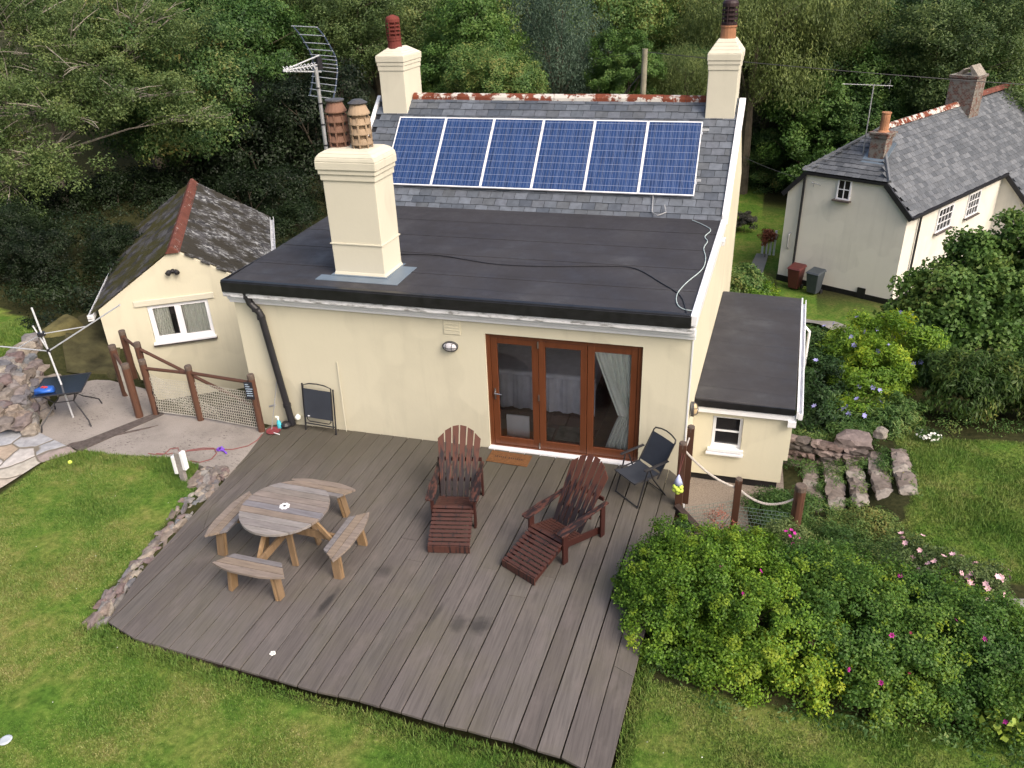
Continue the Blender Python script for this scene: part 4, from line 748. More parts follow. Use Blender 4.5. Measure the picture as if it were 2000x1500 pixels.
for j, (off, n) in enumerate(((-.08, 28), (.02, 32), (.10, 30))):
    for x, y, a in along(EDGE, n):
        wd = .9 if y > -3 else .6
        rock(mb, (x+off*wd*1.25+random.uniform(-.04, .04), y+random.uniform(-.05, .05), -.035+random.uniform(-.02, .025)-(.02 if j == 2 else 0)), (random.uniform(.10, .32), random.uniform(.06, .15), random.uniform(.08, .13)), a+random.uniform(-.4, .4))
for _ in range(22): rock(mb, (-4.28+random.uniform(-.25, .25), -1.85+random.uniform(-.28, .2), .0), (random.uniform(.08, .25), random.uniform(.08, .18), .1))
tag(mb.build('stone_edging', M['rock']), 'rough rubble stone edging between the lawn and the wooden deck', 'stone edging')
mb = MB(); WL = [(-8.35, -1.42), (-8.75, -.75), (-9.25, -.1), (-9.55, .55), (-9.75, 1.1)]
for lay in range(6):
    for x, y, a in along(WL, 15):
        t = lay/5; rock(mb, (x-.55*t*1.0+random.uniform(-.08, .08), y-.1*t+random.uniform(-.08, .08), .03+.12*lay*(1 if y > -1 else .6)), (random.uniform(.25, .5), random.uniform(.2, .36), random.uniform(.14, .26)), a+random.uniform(-.6, .6))
for _ in range(60):
    x = random.uniform(-10.6, -8.9); y = random.uniform(-1.3, .2); rock(mb, (x, y, gz(x, y)+.12), (random.uniform(.2, .5), random.uniform(.2, .4), random.uniform(.12, .3)))
tag(mb.build('rubble_wall', M['rock']), 'low sloping rubble stone bank behind the black glass table', 'stone wall')
mb = MB(); mb.hexa([(-10.5, .95, .1), (-9.75, 1.05, .1), (-9.75, 2.2, .1), (-10.6, 2.4, .1), (-10.35, 1.1, .72), (-10.0, 1.15, .66), (-9.95, 1.9, .8), (-10.4, 2.1, .8)])
tag(mb.build('mossy_block', M['mossblock'], bevel=.12), 'mossy yellowish masonry block at the top of the rubble bank', 'masonry block')
mb = MB()
for lay in range(5):
    for x, y, a in along([(4.95, 2.2), (5.6, 2.05), (6.25, 2.0)], 7): rock(mb, (x+random.uniform(-.05, .05), y+.02*lay, -1.0+.12*lay), (random.uniform(.16, .34), .22, random.uniform(.1, .16)), a)
tag(mb.build('retaining_wall', M['rockdark']), 'dark stone retaining wall behind the side annexe steps', 'stone wall')
ST = thing('garden_steps', 'mossy stone garden steps climbing to the right hand lawn', 'steps', (5.9, 1.4, -1.0))
for k in range(5):
    mb = MB(); x = 5.22+k*.35; z = -.91+.11*k
    for j in range(9): rock(mb, (x+.15+random.uniform(-.02, .02), .75+k*.05+j*.165*(1 if k < 3 else .85), z-.02), (.27, random.uniform(.22, .34), .13), random.uniform(-.1, .1))
    mb.bb(x+.05, x+.29, .72+k*.05, 2.05, z-.35, z-.03); mb.build('step', M['rocklt'], ST, world=True)
mb = MB(); rock(mb, (6.05, 2.25, -.42), (.62, .42, .3), .1); tag(mb.build('stone_block', M['rock']), 'large flat stone block at the head of the garden steps', 'stone')
mb = MB(); rock(mb, (6.5, 2.4, -.3), (.22, .2, .2)); tag(mb.build('pale_stone', M['rocklt']), 'round pale stone beside the large flat block', 'stone')

# ------------------------------------------------------------------ picnic table
PT = thing('picnic_table', 'round weathered wooden picnic table with four curved benches', 'picnic table', (-2.0, -3.22, 0), (0, 0, math.radians(-2)))
def clipped_planks(mb, inside, x0, x1, y0, y1, w, z0, z1, gap=.008, axis='x', res=.01):
    y = y0
    while y < y1-.01:
        ya, yb = y+gap/2, min(y+w-gap/2, y1); N_ = 10; lo = []; hi = []
        for i in range(N_+1):
            yy = ya+(yb-ya)*i/N_; xs_ = [q for q in np.arange(x0, x1, res) if inside(q, yy)]
            if xs_: lo.append((min(xs_), yy)); hi.append((max(xs_), yy))
        if len(lo) > 2:
            poly = hi+lo[::-1]
            if axis == 'y': poly = [(b, a) for a, b in poly][::-1]
            mb.prism(poly, z0, z1)
        y += w
    return mb
mb = MB(); clipped_planks(mb, lambda x, y: x*x+y*y < .62**2, -.63, .63, -.62, .62, .124, .72, .76, .009); mb.build('tabletop', M['table'], PT, bevel=.003)
mb = MB()
for k in range(8): a = 2*PI*k/8; mb.lathe([(.022, 0), (.022, .012)], (.052*math.cos(a), .052*math.sin(a), .758), 8)
mb.lathe([(.05, 0), (.05, .008)], (0, 0, .7605), 16); mb.build('parasol_ring', M['white'], PT)
mb = MB(); mb.lathe([(.02, 0), (.02, .004)], (0, 0, .769), 10); mb.build('parasol_hole', M['black'], PT)
def inben(x, y): return abs(x) < .49+.10*(y-.92)/.13 and math.hypot(x, y+.25) > 1.06 and math.hypot(x, y+.55) < 1.64 and y > .70
for k, nm in enumerate(('back', 'left', 'front', 'right')):
    R = Matrix.Rotation(k*PI/2, 4, 'Z'); mb = MB()
    tmp = MB(); clipped_planks(tmp, inben, -.6, .6, .72, 1.09, .12, .425, .46, .008); mb.add(tmp.v, tmp.f, R); bch = mb.build('bench', M['table'], PT, bevel=.003)
    for s in (-1, 1):
        mb = MB(); mb.bar((s*.35, .93, .0), (s*.31, .90, .425), .035, .14, up=(0, 1, 0), T=R); mb.bar((s*.385, .93, .0), (s*.345, .90, .40), .03, .12, up=(0, 1, 0), T=R); mb.build('leg', M['tableleg'], PT, bevel=.003)
    mb = MB(); mb.bar((-.33, .93, .37), (.33, .93, .37), .035, .1, T=R); mb.bar((0, .05, .37), (0, .98, .37), .04, .11, T=R); mb.build('beam', M['tableleg'], PT, bevel=.003)
    mb = MB(); mb.bar((.05, .72, .33), (.05, .40, .72), .035, .07, T=R); mb.bar((-.22, .3, 0), (-.14, .22, .72), .09, .035, T=R); mb.build('brace', M['tableleg'], PT, bevel=.003)

# ------------------------------------------------------------------ adirondack chairs
def adirondack():
    t = thing('adirondack_chair', 'x', 'garden chair', (0, 0, 0), (0, 0, 0), 'reclining slatted garden chairs with footrests')
    for s in (-1, 1):
        mb = MB(); mb.bb(s*.31-.016, s*.31+.016, -.045, .055, 0, .53); mb.build('leg', M['chairdark'], t, bevel=.003)
        mb = MB(); mb.bb(s*.33-.015, s*.33+.015, .76, .85, .0, .55); mb.build('leg', M['chairdark'], t, bevel=.003)
        mb = MB(); mb.bar((s*.275, -.02, .30), (s*.275, .86, .06), .025, .11); mb.build('side_rail', M['chairdark'], t, bevel=.003)
        mb = MB(); pl = [(s*.25, -.10), (s*.27, -.125), (s*.36, -.125), (s*.385, -.10), (s*.39, .25), (s*.36, .55), (s*.365, .90), (s*.305, .90), (s*.28, .5), (s*.255, .2)]
        mb.prism(pl if s > 0 else pl[::-1], .535, .56); mb.build('arm', M['chairslat'], t, bevel=.004)
    for k in range(6):
        u = (k-2.5)/2.5; wb, wt = .070, .096; xb, xt = u*.218, u*.292; B0 = Vector((xb, .40, .22)); top = 1.12-.13*u*u; L = (top-.22)
        d = Vector((xt-xb, .60, .86)).normalized(); nrm = Vector((0, -.86, .60)).normalized(); sd_ = Vector((1, 0, 0)); ln = L/d.z; P = []
        prof = [(0, wb, 0), (.5, (wb+wt)/2, 0), (.92, wt, 0), (1, wt, 0)]
        mb = MB(); vs = []
        for q, ww, _ in prof:
            c = B0+d*ln*q; tilt_ = -.045*u if q == 1 else 0
            for sx, sn in ((-1, -1), (1, -1), (1, 1), (-1, 1)): vs.append(c+sd_*ww/2*sx+nrm*.009*sn+(d*(tilt_*sx) if q == 1 else Vector()))
        F = [(3, 2, 1, 0), (12, 13, 14, 15)]+[(i*4+j, i*4+(j+1) % 4, i*4+4+(j+1) % 4, i*4+4+j) for i in range(3) for j in range(4)]
        mb.add(vs, F); mb.build('back_slat', M['chair'], t, bevel=.003)
    mb = MB(); mb.bb(-.29, .29, .58, .60, .40, .46); mb.bb(-.34, .34, .80, .825, .62, .68); mb.build('back_rail', M['chairdark'], t)
    for k in range(6):
        y = .05+k*.065; z = .335-.018*k+.004*(k == 0); mb = MB(); mb.bar((-.29, y, z), (.29, y, z), .05, .016, up=(0, .25, 1)); mb.build('seat_slat', M['chairslat'], t, bevel=.003)
    mb = MB(); mb.bb(-.29, .29, .005, .022, .24, .33); mb.build('front_apron', M['chairdark'], t)
    fr_ = MB()
    for s in (-1, 1): fr_.bar((s*.265, -.0, .30), (s*.265, -.60, .055), .024, .09)
    fo = fr_.build('footrest_frame', M['chairdark'], t)
    for k in range(10):
        y = -.005-k*.062; z = .352-.0252*k; mb = MB(); mb.bar((-.30, y, z), (.30, y, z), .047, .016, up=(0, -.4, 1)); mb.build('footrest_slat', M['chairslat'], t, bevel=.003)
    mb = MB(); mb.bb(-.30, .30, -.615, -.597, .01, .12); mb.build('footrest_end', M['chairslat'], t)
    return t
a1 = adirondack(); a2 = copy_tree(a1)
a1.location = (.095, -2.19, 0); a1.rotation_euler = (0, 0, math.radians(11)); a1['label'] = 'red brown slatted reclining garden chair left of the doormat, facing straight out'
a2.location = (1.57, -2.48, 0); a2.rotation_euler = (0, 0, math.radians(-28)); a2['label'] = 'blackened red slatted reclining garden chair angled towards the picnic table, in front of the doors'

# ------------------------------------------------------------------ black folding chairs
fc = thing('folding_chair', 'open black folding chair with grey mesh seat beside the glass doors', 'folding chair', (2.45, -.985, 0), (0, 0, math.radians(-42.6)))
r = .012
mb = MB(); mb.tube([(-.26, 0, 0), (-.26, .10, .35), (-.265, .17, .62)], r, 6); mb.build('leg', M['blackmetal'], fc); mb = MB(); mb.tube([(.26, 0, 0), (.26, .10, .35), (.265, .17, .62)], r, 6); mb.build('leg', M['blackmetal'], fc)
mb = MB(); mb.tube([(-.24, .57, 0), (-.24, .30, .40), (-.24, .22, .62)], r, 6); mb.build('leg', M['blackmetal'], fc); mb = MB(); mb.tube([(.24, .57, 0), (.24, .30, .40), (.24, .22, .62)], r, 6); mb.build('leg', M['blackmetal'], fc)
mb = MB(); mb.tube([(-.26, 0, .02), (.26, 0, .02)], r*.8, 6); mb.tube([(-.24, .56, .03), (.24, .56, .03)], r*.8, 6); mb.build('stretcher', M['blackmetal'], fc)
mb = MB(); n = 8
P = [(x*.23, -.05+.48*j/n, .445-.035*math.sin(PI*j/n)-.01*(1-x*x)) for j in range(n+1) for x in (-1, -.5, 0, .5, 1)]
mb.add(P, [(j*5+i, j*5+i+1, j*5+6+i, j*5+5+i) for j in range(n) for i in range(4)]); mb.build('seat', M['sling'], fc, smooth=True)
mb = MB(); mb.tube([(-.235, -.05, .445), (-.235, .44, .44)], r, 6); mb.tube([(.235, -.05, .445), (.235, .44, .44)], r, 6); mb.tube([(-.235, -.05, .44), (.235, -.05, .44)], r*.8, 6); mb.build('seat_frame', M['blackmetal'], fc)
bk = lambda x, t: (x, .42+.31*t, .42+.53*t)
mb = MB(); mb.tube([bk(-.24, -.1), bk(-.24, .9), bk(-.225, .97), bk(-.12, 1.02), bk(0, 1.04), bk(.12, 1.02), bk(.225, .97), bk(.24, .9), bk(.24, -.1)], r, 6); mb.build('back_frame', M['blackmetal'], fc)
mb = MB(); P = [bk(x*.23, .08+.78*j/n) for j in range(n+1) for x in (-1, -.5, 0, .5, 1)]; P = [(a, b+.012*math.cos(a*5), c) for a, b, c in P]
mb.add(P, [(j*5+i, j*5+i+1, j*5+6+i, j*5+5+i) for j in range(n) for i in range(4)]); mb.build('backrest', M['sling'], fc, smooth=True)
for s in (-1, 1): mb = MB(); mb.bb(s*.28-.025, s*.28+.025, .10, .56, .635, .655, Matrix.Rotation(.02, 4, 'X')); mb.build('arm', M['blackmetal'], fc, bevel=.008)
ff = thing('folded_chair', 'folded black mesh chair leaning on the cream wall beside the downpipe', 'folding chair', (-3.12, -.19, 0), (math.radians(-7), 0, math.radians(-4)))
mb = MB(); mb.tube([(-.31, 0, .0), (-.31, 0, .9)], .014, 6); mb.tube([(.31, 0, -.0), (.31, 0, .86)], .014, 6); mb.tube([(-.28, -.03, .12), (-.28, -.02, .88), (-.15, -.02, .92), (.0, -.02, .93), (.15, -.02, .92), (.28, -.02, .88), (.28, -.03, .12)], .012, 6); mb.build('side_frame', M['blackmetal'], ff)
mb = MB(); mb.tube([(-.24, -.03, .3), (-.24, -.03, .24), (-.2, -.03, .2), (.2, -.03, .2), (.24, -.03, .24), (.24, -.03, .3)], .01, 6); mb.tube([(-.3, -.02, .15), (.3, -.02, .15)], .012, 6); mb.build('lower_rail', M['blackmetal'], ff)
mb = MB(); mb.hexa([(-.27, -.045, .28), (.27, -.045, .28), (.27, -.03, .28), (-.27, -.03, .28), (-.27, -.035, .82), (.27, -.035, .82), (.27, -.02, .82), (-.27, -.02, .82)]); mb.build('mesh_seat', M['sling'], ff)
mb = MB(); mb.lathe([(.022, 0), (.022, .01)], (-.19, -.05, .31), 8, ); mb.build('label_tag', M['white'], ff)

# ------------------------------------------------------------------ small things on and by the wall
dm = thing('doormat', 'brown coir doormat with dark worn lettering below the left glass door', 'doormat', (.395, -.285, 0), (0, 0, math.radians(-2)))
mb = MB(); mb.bb(-.355, .355, -.165, .165, .001, .02); mb.build('mat', M['coir'], dm, bevel=.008)
mb = MB(); x = -.25
for k in range(13):                                                # worn, no longer legible strokes
    h_ = random.uniform(.03, .06); 
    if k == 6: x += .03
    mb.bb(x, x+.012, -h_/2, h_/2, .0195, .0215); mb.bb(x+.012, x+.024, -h_/2, -h_/2+.01, .0195, .0212); x += .036
mb.build('lettering', M['ink'], dm)
def bulkhead(loc, rz, label, mglass):
    t = thing('wall_lamp', label, 'wall lamp', loc, (0, 0, rz))
    def oval(m, a, b, y0, y1, n=24): m.add([(a*math.cos(2*PI*k/n), y, b*math.sin(2*PI*k/n)) for y in (y0, y1) for k in range(n)], [(k, (k+1) % n, n+(k+1) % n, n+k) for k in range(n)]+[tuple(range(n)), tuple(range(2*n-1, n-1, -1))])
    mb = MB(); oval(mb, .13, .085, -.04, 0); oval(mb, .135, .09, -.05, -.035); mb.build('lamp_body', M['lampmetal'], t)
    mb = MB(); P = []; n = 20
    for i in range(6):
        f = math.cos(i/5*PI/2*.95); P += [(.115*f*math.cos(2*PI*k/n), -.045-.06*math.sin(i/5*PI/2), .072*f*math.sin(2*PI*k/n)) for k in range(n)]
    mb.add(P, [(i*n+k, i*n+(k+1) % n, (i+1)*n+(k+1) % n, (i+1)*n+k) for i in range(5) for k in range(n)]+[tuple(range(5*n, 6*n))]); mb.build('glass_dome', mglass, t, smooth=True)
    mb = MB(); 
    for x in (-.05, .05): mb.tube([(x, -.04, -.085), (x, -.105, -.05), (x, -.115, 0), (x, -.105, .05), (x, -.04, .085)], .005, 5)
    mb.tube([(-.13, -.04, 0), (-.1, -.09, 0), (0, -.118, 0), (.1, -.09, 0), (.13, -.04, 0)], .005, 5); mb.build('guard', M['lampmetal'], t); return t
bulkhead((-.60, -.0, 1.86), 0, 'oval caged wall lamp under the vent left of the glass doors', M['lampglass']); l2 = bulkhead((XR+.03, .35, .95), math.radians(93), 'oval caged wall lamp on the side wall above the rope fence', simple('amber_lamp_glass', (.5, .38, .22), .3, .5))
l2.rotation_euler = (0, math.radians(90), math.radians(93))
mb = MB(); mb.tube([(-2.68, -.07, 0), (-2.69, -.04, .7), (-2.70, -.015, 1.36)], .0065, 6); tag(mb.build('white_pole', M['creamlt']), 'thin white pole leaning on the cream wall', 'pole')
wp = thing('prop_rod', 'thin grey metal rod with a clamp leaning behind the downpipe', 'rod', (-4.05, -.30, 0)); mb = MB(); mb.tube([(0, 0, 0), (.14, .27, .95)], .009, 6); mb.build('rod', M['galv'], wp); mb = MB(); mb.tube([(-.02, .1, .42), (.12, .08, .48)], .02, 6); mb.tube([(.1, .06, .42), (.12, .1, .6)], .012, 6); mb.build('clamp', M['galv'], wp)
sb = thing('spray_bottle', 'turquoise spray bottle standing at the foot of the wall', 'bottle', (-3.93, -.22, 0)); mb = MB(); mb.lathe([(.035, .0), (.04, .01), (.04, .12), (.018, .16), (.015, .18)], n=14); mb.build('bottle', M['cyan'], sb, smooth=True); mb = MB(); mb.lathe([(.018, .18), (.02, .2), (.02, .22)], n=10); mb.bb(-.05, .02, -.012, .012, .215, .24); mb.build('spray_head', M['curtain'], sb)
mb = MB(); mb.lathe([(.10, 0), (.13, .02), (.125, .022), (.095, .006)], (-3.98, -.35, .0), 18); tag(mb.build('saucer', simple('dark_red_rim', (.2, .04, .05), .5)), 'shallow red rimmed dish on the deck corner', 'dish')
mb = MB(); mb.tube([(-3.93, -.42, .02), (-3.80, -.45, .02)], .008, 6); tag(mb.build('brush', M['white']), 'thin white brush lying over the red dish', 'brush')
mb = MB(); mb.lathe([(.01, 0), (.05, .03), (.055, .07), (.02, .11)], (-3.62, -.06, .12), 12); tag(mb.build('fender_ball', M['curtain']), 'cream ball hanging beside the foot of the downpipe', 'ball')
wpst = thing('socket_post', 'short grey timber post carrying two white socket boxes on the lawn edge', 'post', (-4.63, -2.06, -.02))
mb = MB(); mb.bb(-.045, .0, -.035, .035, 0, .58); mb.bb(.003, .045, -.035, .035, 0, .57); mb.build('post', M['greywood'], wpst, bevel=.004)
for dx, dy, z0 in ((-.085, -.0, .16), (.085, .01, .25)): mb = MB(); mb.bb(dx-.03, dx+.03, dy-.045, dy+.045, z0, z0+.33); mb.build('socket_box', M['upvc'], wpst, bevel=.006)
mb = MB()
for P in ([(-5.75, -1.5, .01), (-5.6, -1.5, .012), (-5.45, -1.46, .012), (-5.46, -1.29, .012), (-5.34, -1.23, .012), (-5.26, -1.33, .012), (-5.38, -1.44, .012), (-5.6, -1.48, .02)], [(-5.3, -1.33, .012), (-5.13, -1.29, .012), (-4.85, -1.17, .012), (-4.68, -1.12, .012), (-4.57, -1.12, .015), (-4.36, -1.06, .012), (-4.16, -.9, .012), (-4.1, -.7, .012), (-4.12, -.5, .012)], [(-4.66, -1.15, .012), (-4.57, -1.23, .012), (-4.55, -1.42, .012), (-4.69, -1.55, .012), (-4.88, -1.54, .012)], [(-5.13, -1.27, .014), (-4.9, -1.14, .014), (-4.7, -1.1, .014)]): mb.tube(P, .008, 5)
cord = thing('dog_lead', 'maroon cord with a purple clip lying on the concrete patio', 'cord', (-4.9, -1.3, 0)); mb.build('cord', M['redcord'], cord, world=True)
mb = MB(); mb.bb(-4.62, -4.50, -1.16, -1.09, .012, .04); mb.bar((-4.5, -1.14, .03), (-4.38, -1.22, .025), .025, .02); mb.bar((-4.58, -1.05, .03), (-4.56, -1.18, .03), .03, .02); mb.build('clip', M['purple'], cord, world=True)
def ball(name, c, r, mat): mb = MB(); mb.lathe([(r*math.sin(PI*k/10)+.0001, -r*math.cos(PI*k/10)) for k in range(11)], c, 14); return mb.build(name, mat, smooth=True)
tag(ball('tennis_ball', (-6.85, -2.09, .05), .036, M['yellow']), 'yellow tennis ball alone on the left lawn', 'ball')
mb = MB()
for k in range(5): a = k*1.256; mb.lathe([(.02, 0), (.018, .006)], (-1.27+.02*math.cos(a), -5.05+.02*math.sin(a), .002), 6)
tag(mb.build('fallen_blossom', M['fl_white']), 'small pale blossom fallen near the front edge of the deck', 'blossom')
mb = MB(); mb.lathe([(.06, 0), (.07, .01), (.05, .02)], (-3.53, -6.86, -.03), 14); tag(mb.build('pale_disc', simple('pale_blue_plastic', (.45, .5, .55), .5)), 'small pale disc on the lawn in the near left corner', 'disc')
for n_, P, r in (('roof_cable', [(-2.01, 1.48), (-1.26, 1.53), (-.26, 1.31), (.62, 1.34), (1.62, 1.52), (2.13, 1.49), (2.6, .98), (2.96, .5), (3.1, -.1), (3.17, -.2)], .009), ('white_cable', [(2.85, 4.07), (3.06, 3.84), (3.22, 3.56), (3.14, 3.2), (3.2, 2.95), (3.16, 2.6), (3.22, 2.15), (3.2, 1.64), (2.99, 1.0), (2.90, .55), (2.94, .19), (3.05, .03), (3.2, 0)], .008)):
    mb = MB(); fine = []
    for i in range(len(P)-1):
        for k in range(5):
            t = k/5; p0 = P[max(i-1, 0)]; p1 = P[i]; p2 = P[i+1]; p3 = P[min(i+2, len(P)-1)]
            q = [.5*((2*p1[j])+(-p0[j]+p2[j])*t+(2*p0[j]-5*p1[j]+4*p2[j]-p3[j])*t*t+(-p0[j]+3*p1[j]-3*p2[j]+p3[j])*t**3) for j in (0, 1)]; fine.append((q[0], q[1], zr(*q)+.012))
    mb.tube(fine, r, 6); o = mb.build(n_, M['black'] if n_[0] == 'r' else M['bluecord']); tag(o, 'thin black cable lying across the felt roof' if n_[0] == 'r' else 'pale cable looping along the right edge of the felt roof', 'cable')
mb = MB(); mb.tube([(2.04, 4.7, 3.45), (2.06, 4.45, 3.2), (2.08, 4.2, 2.98), (2.2, 4.1, 2.95), (2.35, 4.15, 3.0), (2.3, 4.3, 3.1)], .012, 6); tag(mb.build('panel_cable', M['galv']), 'short grey cable hanging from below the solar panels', 'cable')

# main aerial behind the front chimney
A = thing('television_aerial', 'large grid television aerial on a banded grey mast behind the front chimney', 'aerial', (-3.44, 2.0, 2.8))
mb = MB(); mb.tube([(-.02, 0, 0), (.02, 0, 3.05)], .034, 10); mb.build('mast', M['galv'], A)
mb = MB()
for z in (1.75, 2.1, 2.45, 2.7): mb.lathe([(.04, 0), (.04, .025)], (.01, 0, z), 10)
mb.build('tape_band', M['black'], A)
R = Matrix.Translation((0, 0, 3.08)) @ Matrix.Rotation(math.radians(63), 4, 'Z'); mb = MB()  # boom along local -x, rods along local y
prof = [(-.10, .60), (.02, .46), (.09, .33), (.15, .22), (.19, .13), (.2, .07), (.2, .0), (.2, -.06), (.19, -.12), (.16, -.22), (.13, -.32), (.09, -.42), (.04, -.52)]
for x, z in prof: mb.tube([(x, -.36, z), (x, .36, z)], .008, 6, T=R)
mb.build('reflector_rods', M['alu'], A); mb = MB()
for s in (-1, 1): mb.tube([(x+.01, s*.34, z) for x, z in prof], .013, 6, T=R)
mb.build('reflector_side', simple('blue_grey_plastic', (.05, .07, .11), .5), A)
mb = MB()
for dz0, dz1, y in ((.14, -.02, 0), (.0, -.02, .0), (-.12, -.03, 0)): mb.tube([(.12, y, dz0), (-.62, y, dz1)], .012, 6, T=R)
for k in range(9):
    x = -.02-k*.07; 
    for a in (PI/4, -PI/4): mb.tube([(x-.0, -.06*math.cos(a), -.01-.06*math.sin(a)), (x, .06*math.cos(a), -.01+.06*math.sin(a))], .008, 5, T=R)
mb.build('boom', M['alu'], A); mb = MB(); mb.box((.1, 0, .02), (.09, .06, .2), T=R); mb.tube([(.12, .1, -.1), (.05, .16, 0), (.12, .1, .12)], .008, 5, T=R); mb.build('dipole_box', M['black'], A)

# utility pole and wires
U_ = thing('utility_pole', 'weathered timber utility pole standing behind the slate roof', 'utility pole', (-.36, 22, -4.5)); mb = MB(); mb.tube([(-.02, 0, 0), (.02, 0, 8.56)], [.15, .105], 12); mb.build('pole', M['pole'], U_, world=False); mb = MB(); mb.lathe([(.03, 0), (.04, .1), (.02, .14)], (.1, 0, 8.35), 8); mb.build('insulator', M['black'], U_)
def wire(a, b, sag, r, label):
    P = [(a[0]+(b[0]-a[0])*t, a[1]+(b[1]-a[1])*t, a[2]+(b[2]-a[2])*t-sag*4*t*(1-t)) for t in np.linspace(0, 1, 24)]; mb = MB(); mb.tube(P, r, 5); tag(mb.build('overhead_wire', M['black']), label, 'wire')
wire((-.3, 22, 3.95), (20, 22, 2.45), .15, .014, 'dark overhead wire running right from the utility pole'); wire((-.42, 22, 3.95), (-9, 26, 3.1), .2, .007, 'thin overhead wire running left from the utility pole')
wire((-.42, 22, 3.2), (-4.5, 21, -1.5), 0, .012, 'stay wire slanting down from the utility pole'); wire((-.3, 22, 2.6), (6.3, 21, -.5), .5, .008, 'low thin wire sagging to the old cottage gable')

# ------------------------------------------------------------------ glass table and rotary airer
G = thing('glass_table', 'square black glass garden table with thin bent steel legs', 'table', (-8.0, -.73, 0), (0, 0, math.radians(-62)))
mb = MB(); mb.bb(-.38, .38, -.40, .40, .69, .70); mb.build('tabletop', simple('black_table_glass', (.012, .014, .02), .12, .6, var=.1), G)
mb = MB(); [mb.tube([(a, b, .695), (c, d, .695)], .014, 6) for a, b, c, d in ((-.39, -.41, .39, -.41), (.39, -.41, .39, .41), (.39, .41, -.39, .41), (-.39, .41, -.39, -.41))]; mb.build('rim', M['blackmetal'], G)
for sx in (-1, 1):
    for sy in (-1, 1): mb = MB(); mb.tube([(sx*.30, sy*.30, .68), (sx*.14, sy*.16, .42), (sx*.20, sy*.22, .33), (sx*.42, sy*.40, .12), (sx*.45, sy*.42, .0)], .013, 6); mb.build('leg', M['blackmetal'], G)
mb = MB(); mb.tube([(.14, .16, .42), (.14, -.16, .42), (-.14, -.16, .42), (-.14, .16, .42), (.14, .16, .42)], .01, 6); mb.build('leg_ring', M['blackmetal'], G)
bag = thing('peg_bag', 'crumpled blue plastic bag with red pegs on the glass table', 'bag', (-8.1, -1.02, .70)); mb = MB(); rock(mb, (0, 0, .04), (.30, .2, .10), .5); mb.build('bag', M['blue'], bag, smooth=True); mb = MB(); [mb.bb(-.05+k*.03, -.03+k*.03, -.03+.02*(k % 2), .03, .085, .1) for k in range(4)]; mb.build('pegs', M['red'], bag)
AR = thing('rotary_airer', 'half open rotary clothes airer standing through the glass table', 'clothes airer', (-8.0, -.72, 0))
TA = lambda p: Vector((p[0], p[1], p[2]))
ln_ = lambda z: (-.2*max(0, z-.55)*1.0, 0, z)
mb = MB(); mb.tube([(0.0, 0, 0), (-.02, 0, .7), (-.34, .2, 2.12)], .017, 8); mb.build('pole', M['alu'], AR)
h1 = Vector((-.17, .1, 1.32)); h2 = Vector((-.24, .13, 1.64))
mb = MB(); mb.lathe([(.035, -.05), (.035, .05)], h1, 10); mb.build('lower_hub', M['black'], AR); mb = MB(); mb.lathe([(.07, -.03), (.07, .03)], h2, 12); mb.build('upper_hub', M['black'], AR)
ends = [Vector((1.45, .35, 2.25)), Vector((-1.55, .2, 1.25)), Vector((-.35, 1.3, 1.75)), Vector((.1, -1.0, 1.7))][:2]; ends += [h1+Vector((-.22, .05, .45))]
for e in ends:
    mb = MB(); mb.tube([h1, e], .013, 6); mb.lathe([(.015, -.015), (.015, .015)], e, 6); mb.build('arm', M['alu'], AR)
    if (e-h1).length > .8: m_ = h1.lerp(e, .55); mb = MB(); mb.tube([h2, m_], .010, 6); mb.build('strut', M['alu'], AR)
mb = MB()
for k in range(7):
    t = .35+.1*k; a = h1.lerp(ends[0], t); b = h1.lerp(ends[1], t); c = (a+b)/2-Vector((0, 0, .18+.03*k)); pts = [a*(1-q)*(1-q)+c*2*q*(1-q)+b*q*q for q in np.linspace(0, 1, 14)]; mb.tube(pts, .0016, 3)
mb.build('washing_line', M['black'], AR)

# ------------------------------------------------------------------ fences
def net(mb, a, b, z0, z1, nx, nz, r=.0045, sag=.0):
    """brick-bond netting between two posts; z0, z1 = (bottom, top) at each end"""
    a = Vector((*a, 0)); b = Vector((*b, 0)); d = b-a
    pt = lambda u, v: a+d*u+Vector((0, 0, (z0[0]*(1-v)+z0[1]*v)*(1-u)+(z1[0]*(1-v)+z1[1]*v)*u-sag*4*u*(1-u)*v))
    for j in range(nz+1): mb.tube([pt(i/nx, j/nz)+Vector((0, 0, random.uniform(-.006, .006))) for i in range(nx+1)], r, 4, caps=False)
    for j in range(nz):
        for i in range(nx+1):
            u = (i+(.5 if j % 2 else 0))/nx
            if u <= 1: mb.tube([pt(u, j/nz), pt(u, (j+1)/nz)], r, 4, caps=False)
def post(par, x, y, z0, z1, r=.058, lean=0, square=False):
    mb = MB(); mb.tube([(x, y, z0-.15), (x+lean, y, z1)], r, 12) if not square else mb.bb(x-r, x+r, y-r, y+r, z0-.15, z1); mb.build('post', M['postw'], par, world=True, bevel=.006)
    mb = MB(); mb.lathe([(r*1.03, 0), (r*1.03, .07), (r*.9, .085)], (x+lean, y, z1-.06), 12); mb.build('post_top', M['posttop'], par, world=True)
LF = thing('net_fence', 'brown log post fence with white netting along the patio edge', 'fence', (-5.5, -.27, 0))
PD, PF, PG = (-6.50, -.27), (-5.54, -.27), (-4.20, -.38)
for p, h in ((PD, 1.12), (PF, 1.10), (PG, 1.12)): post(LF, *p, 0, h, .062)
for a, b, za, zb in ((PD, PF, .97, .97), (PF, PG, .98, .98)):
    mb = MB(); mb.tube([(a[0], a[1]+.0, za), (b[0], b[1]+.0, zb)], .032, 10); mb.build('rail', M['postw'], LF, world=True)
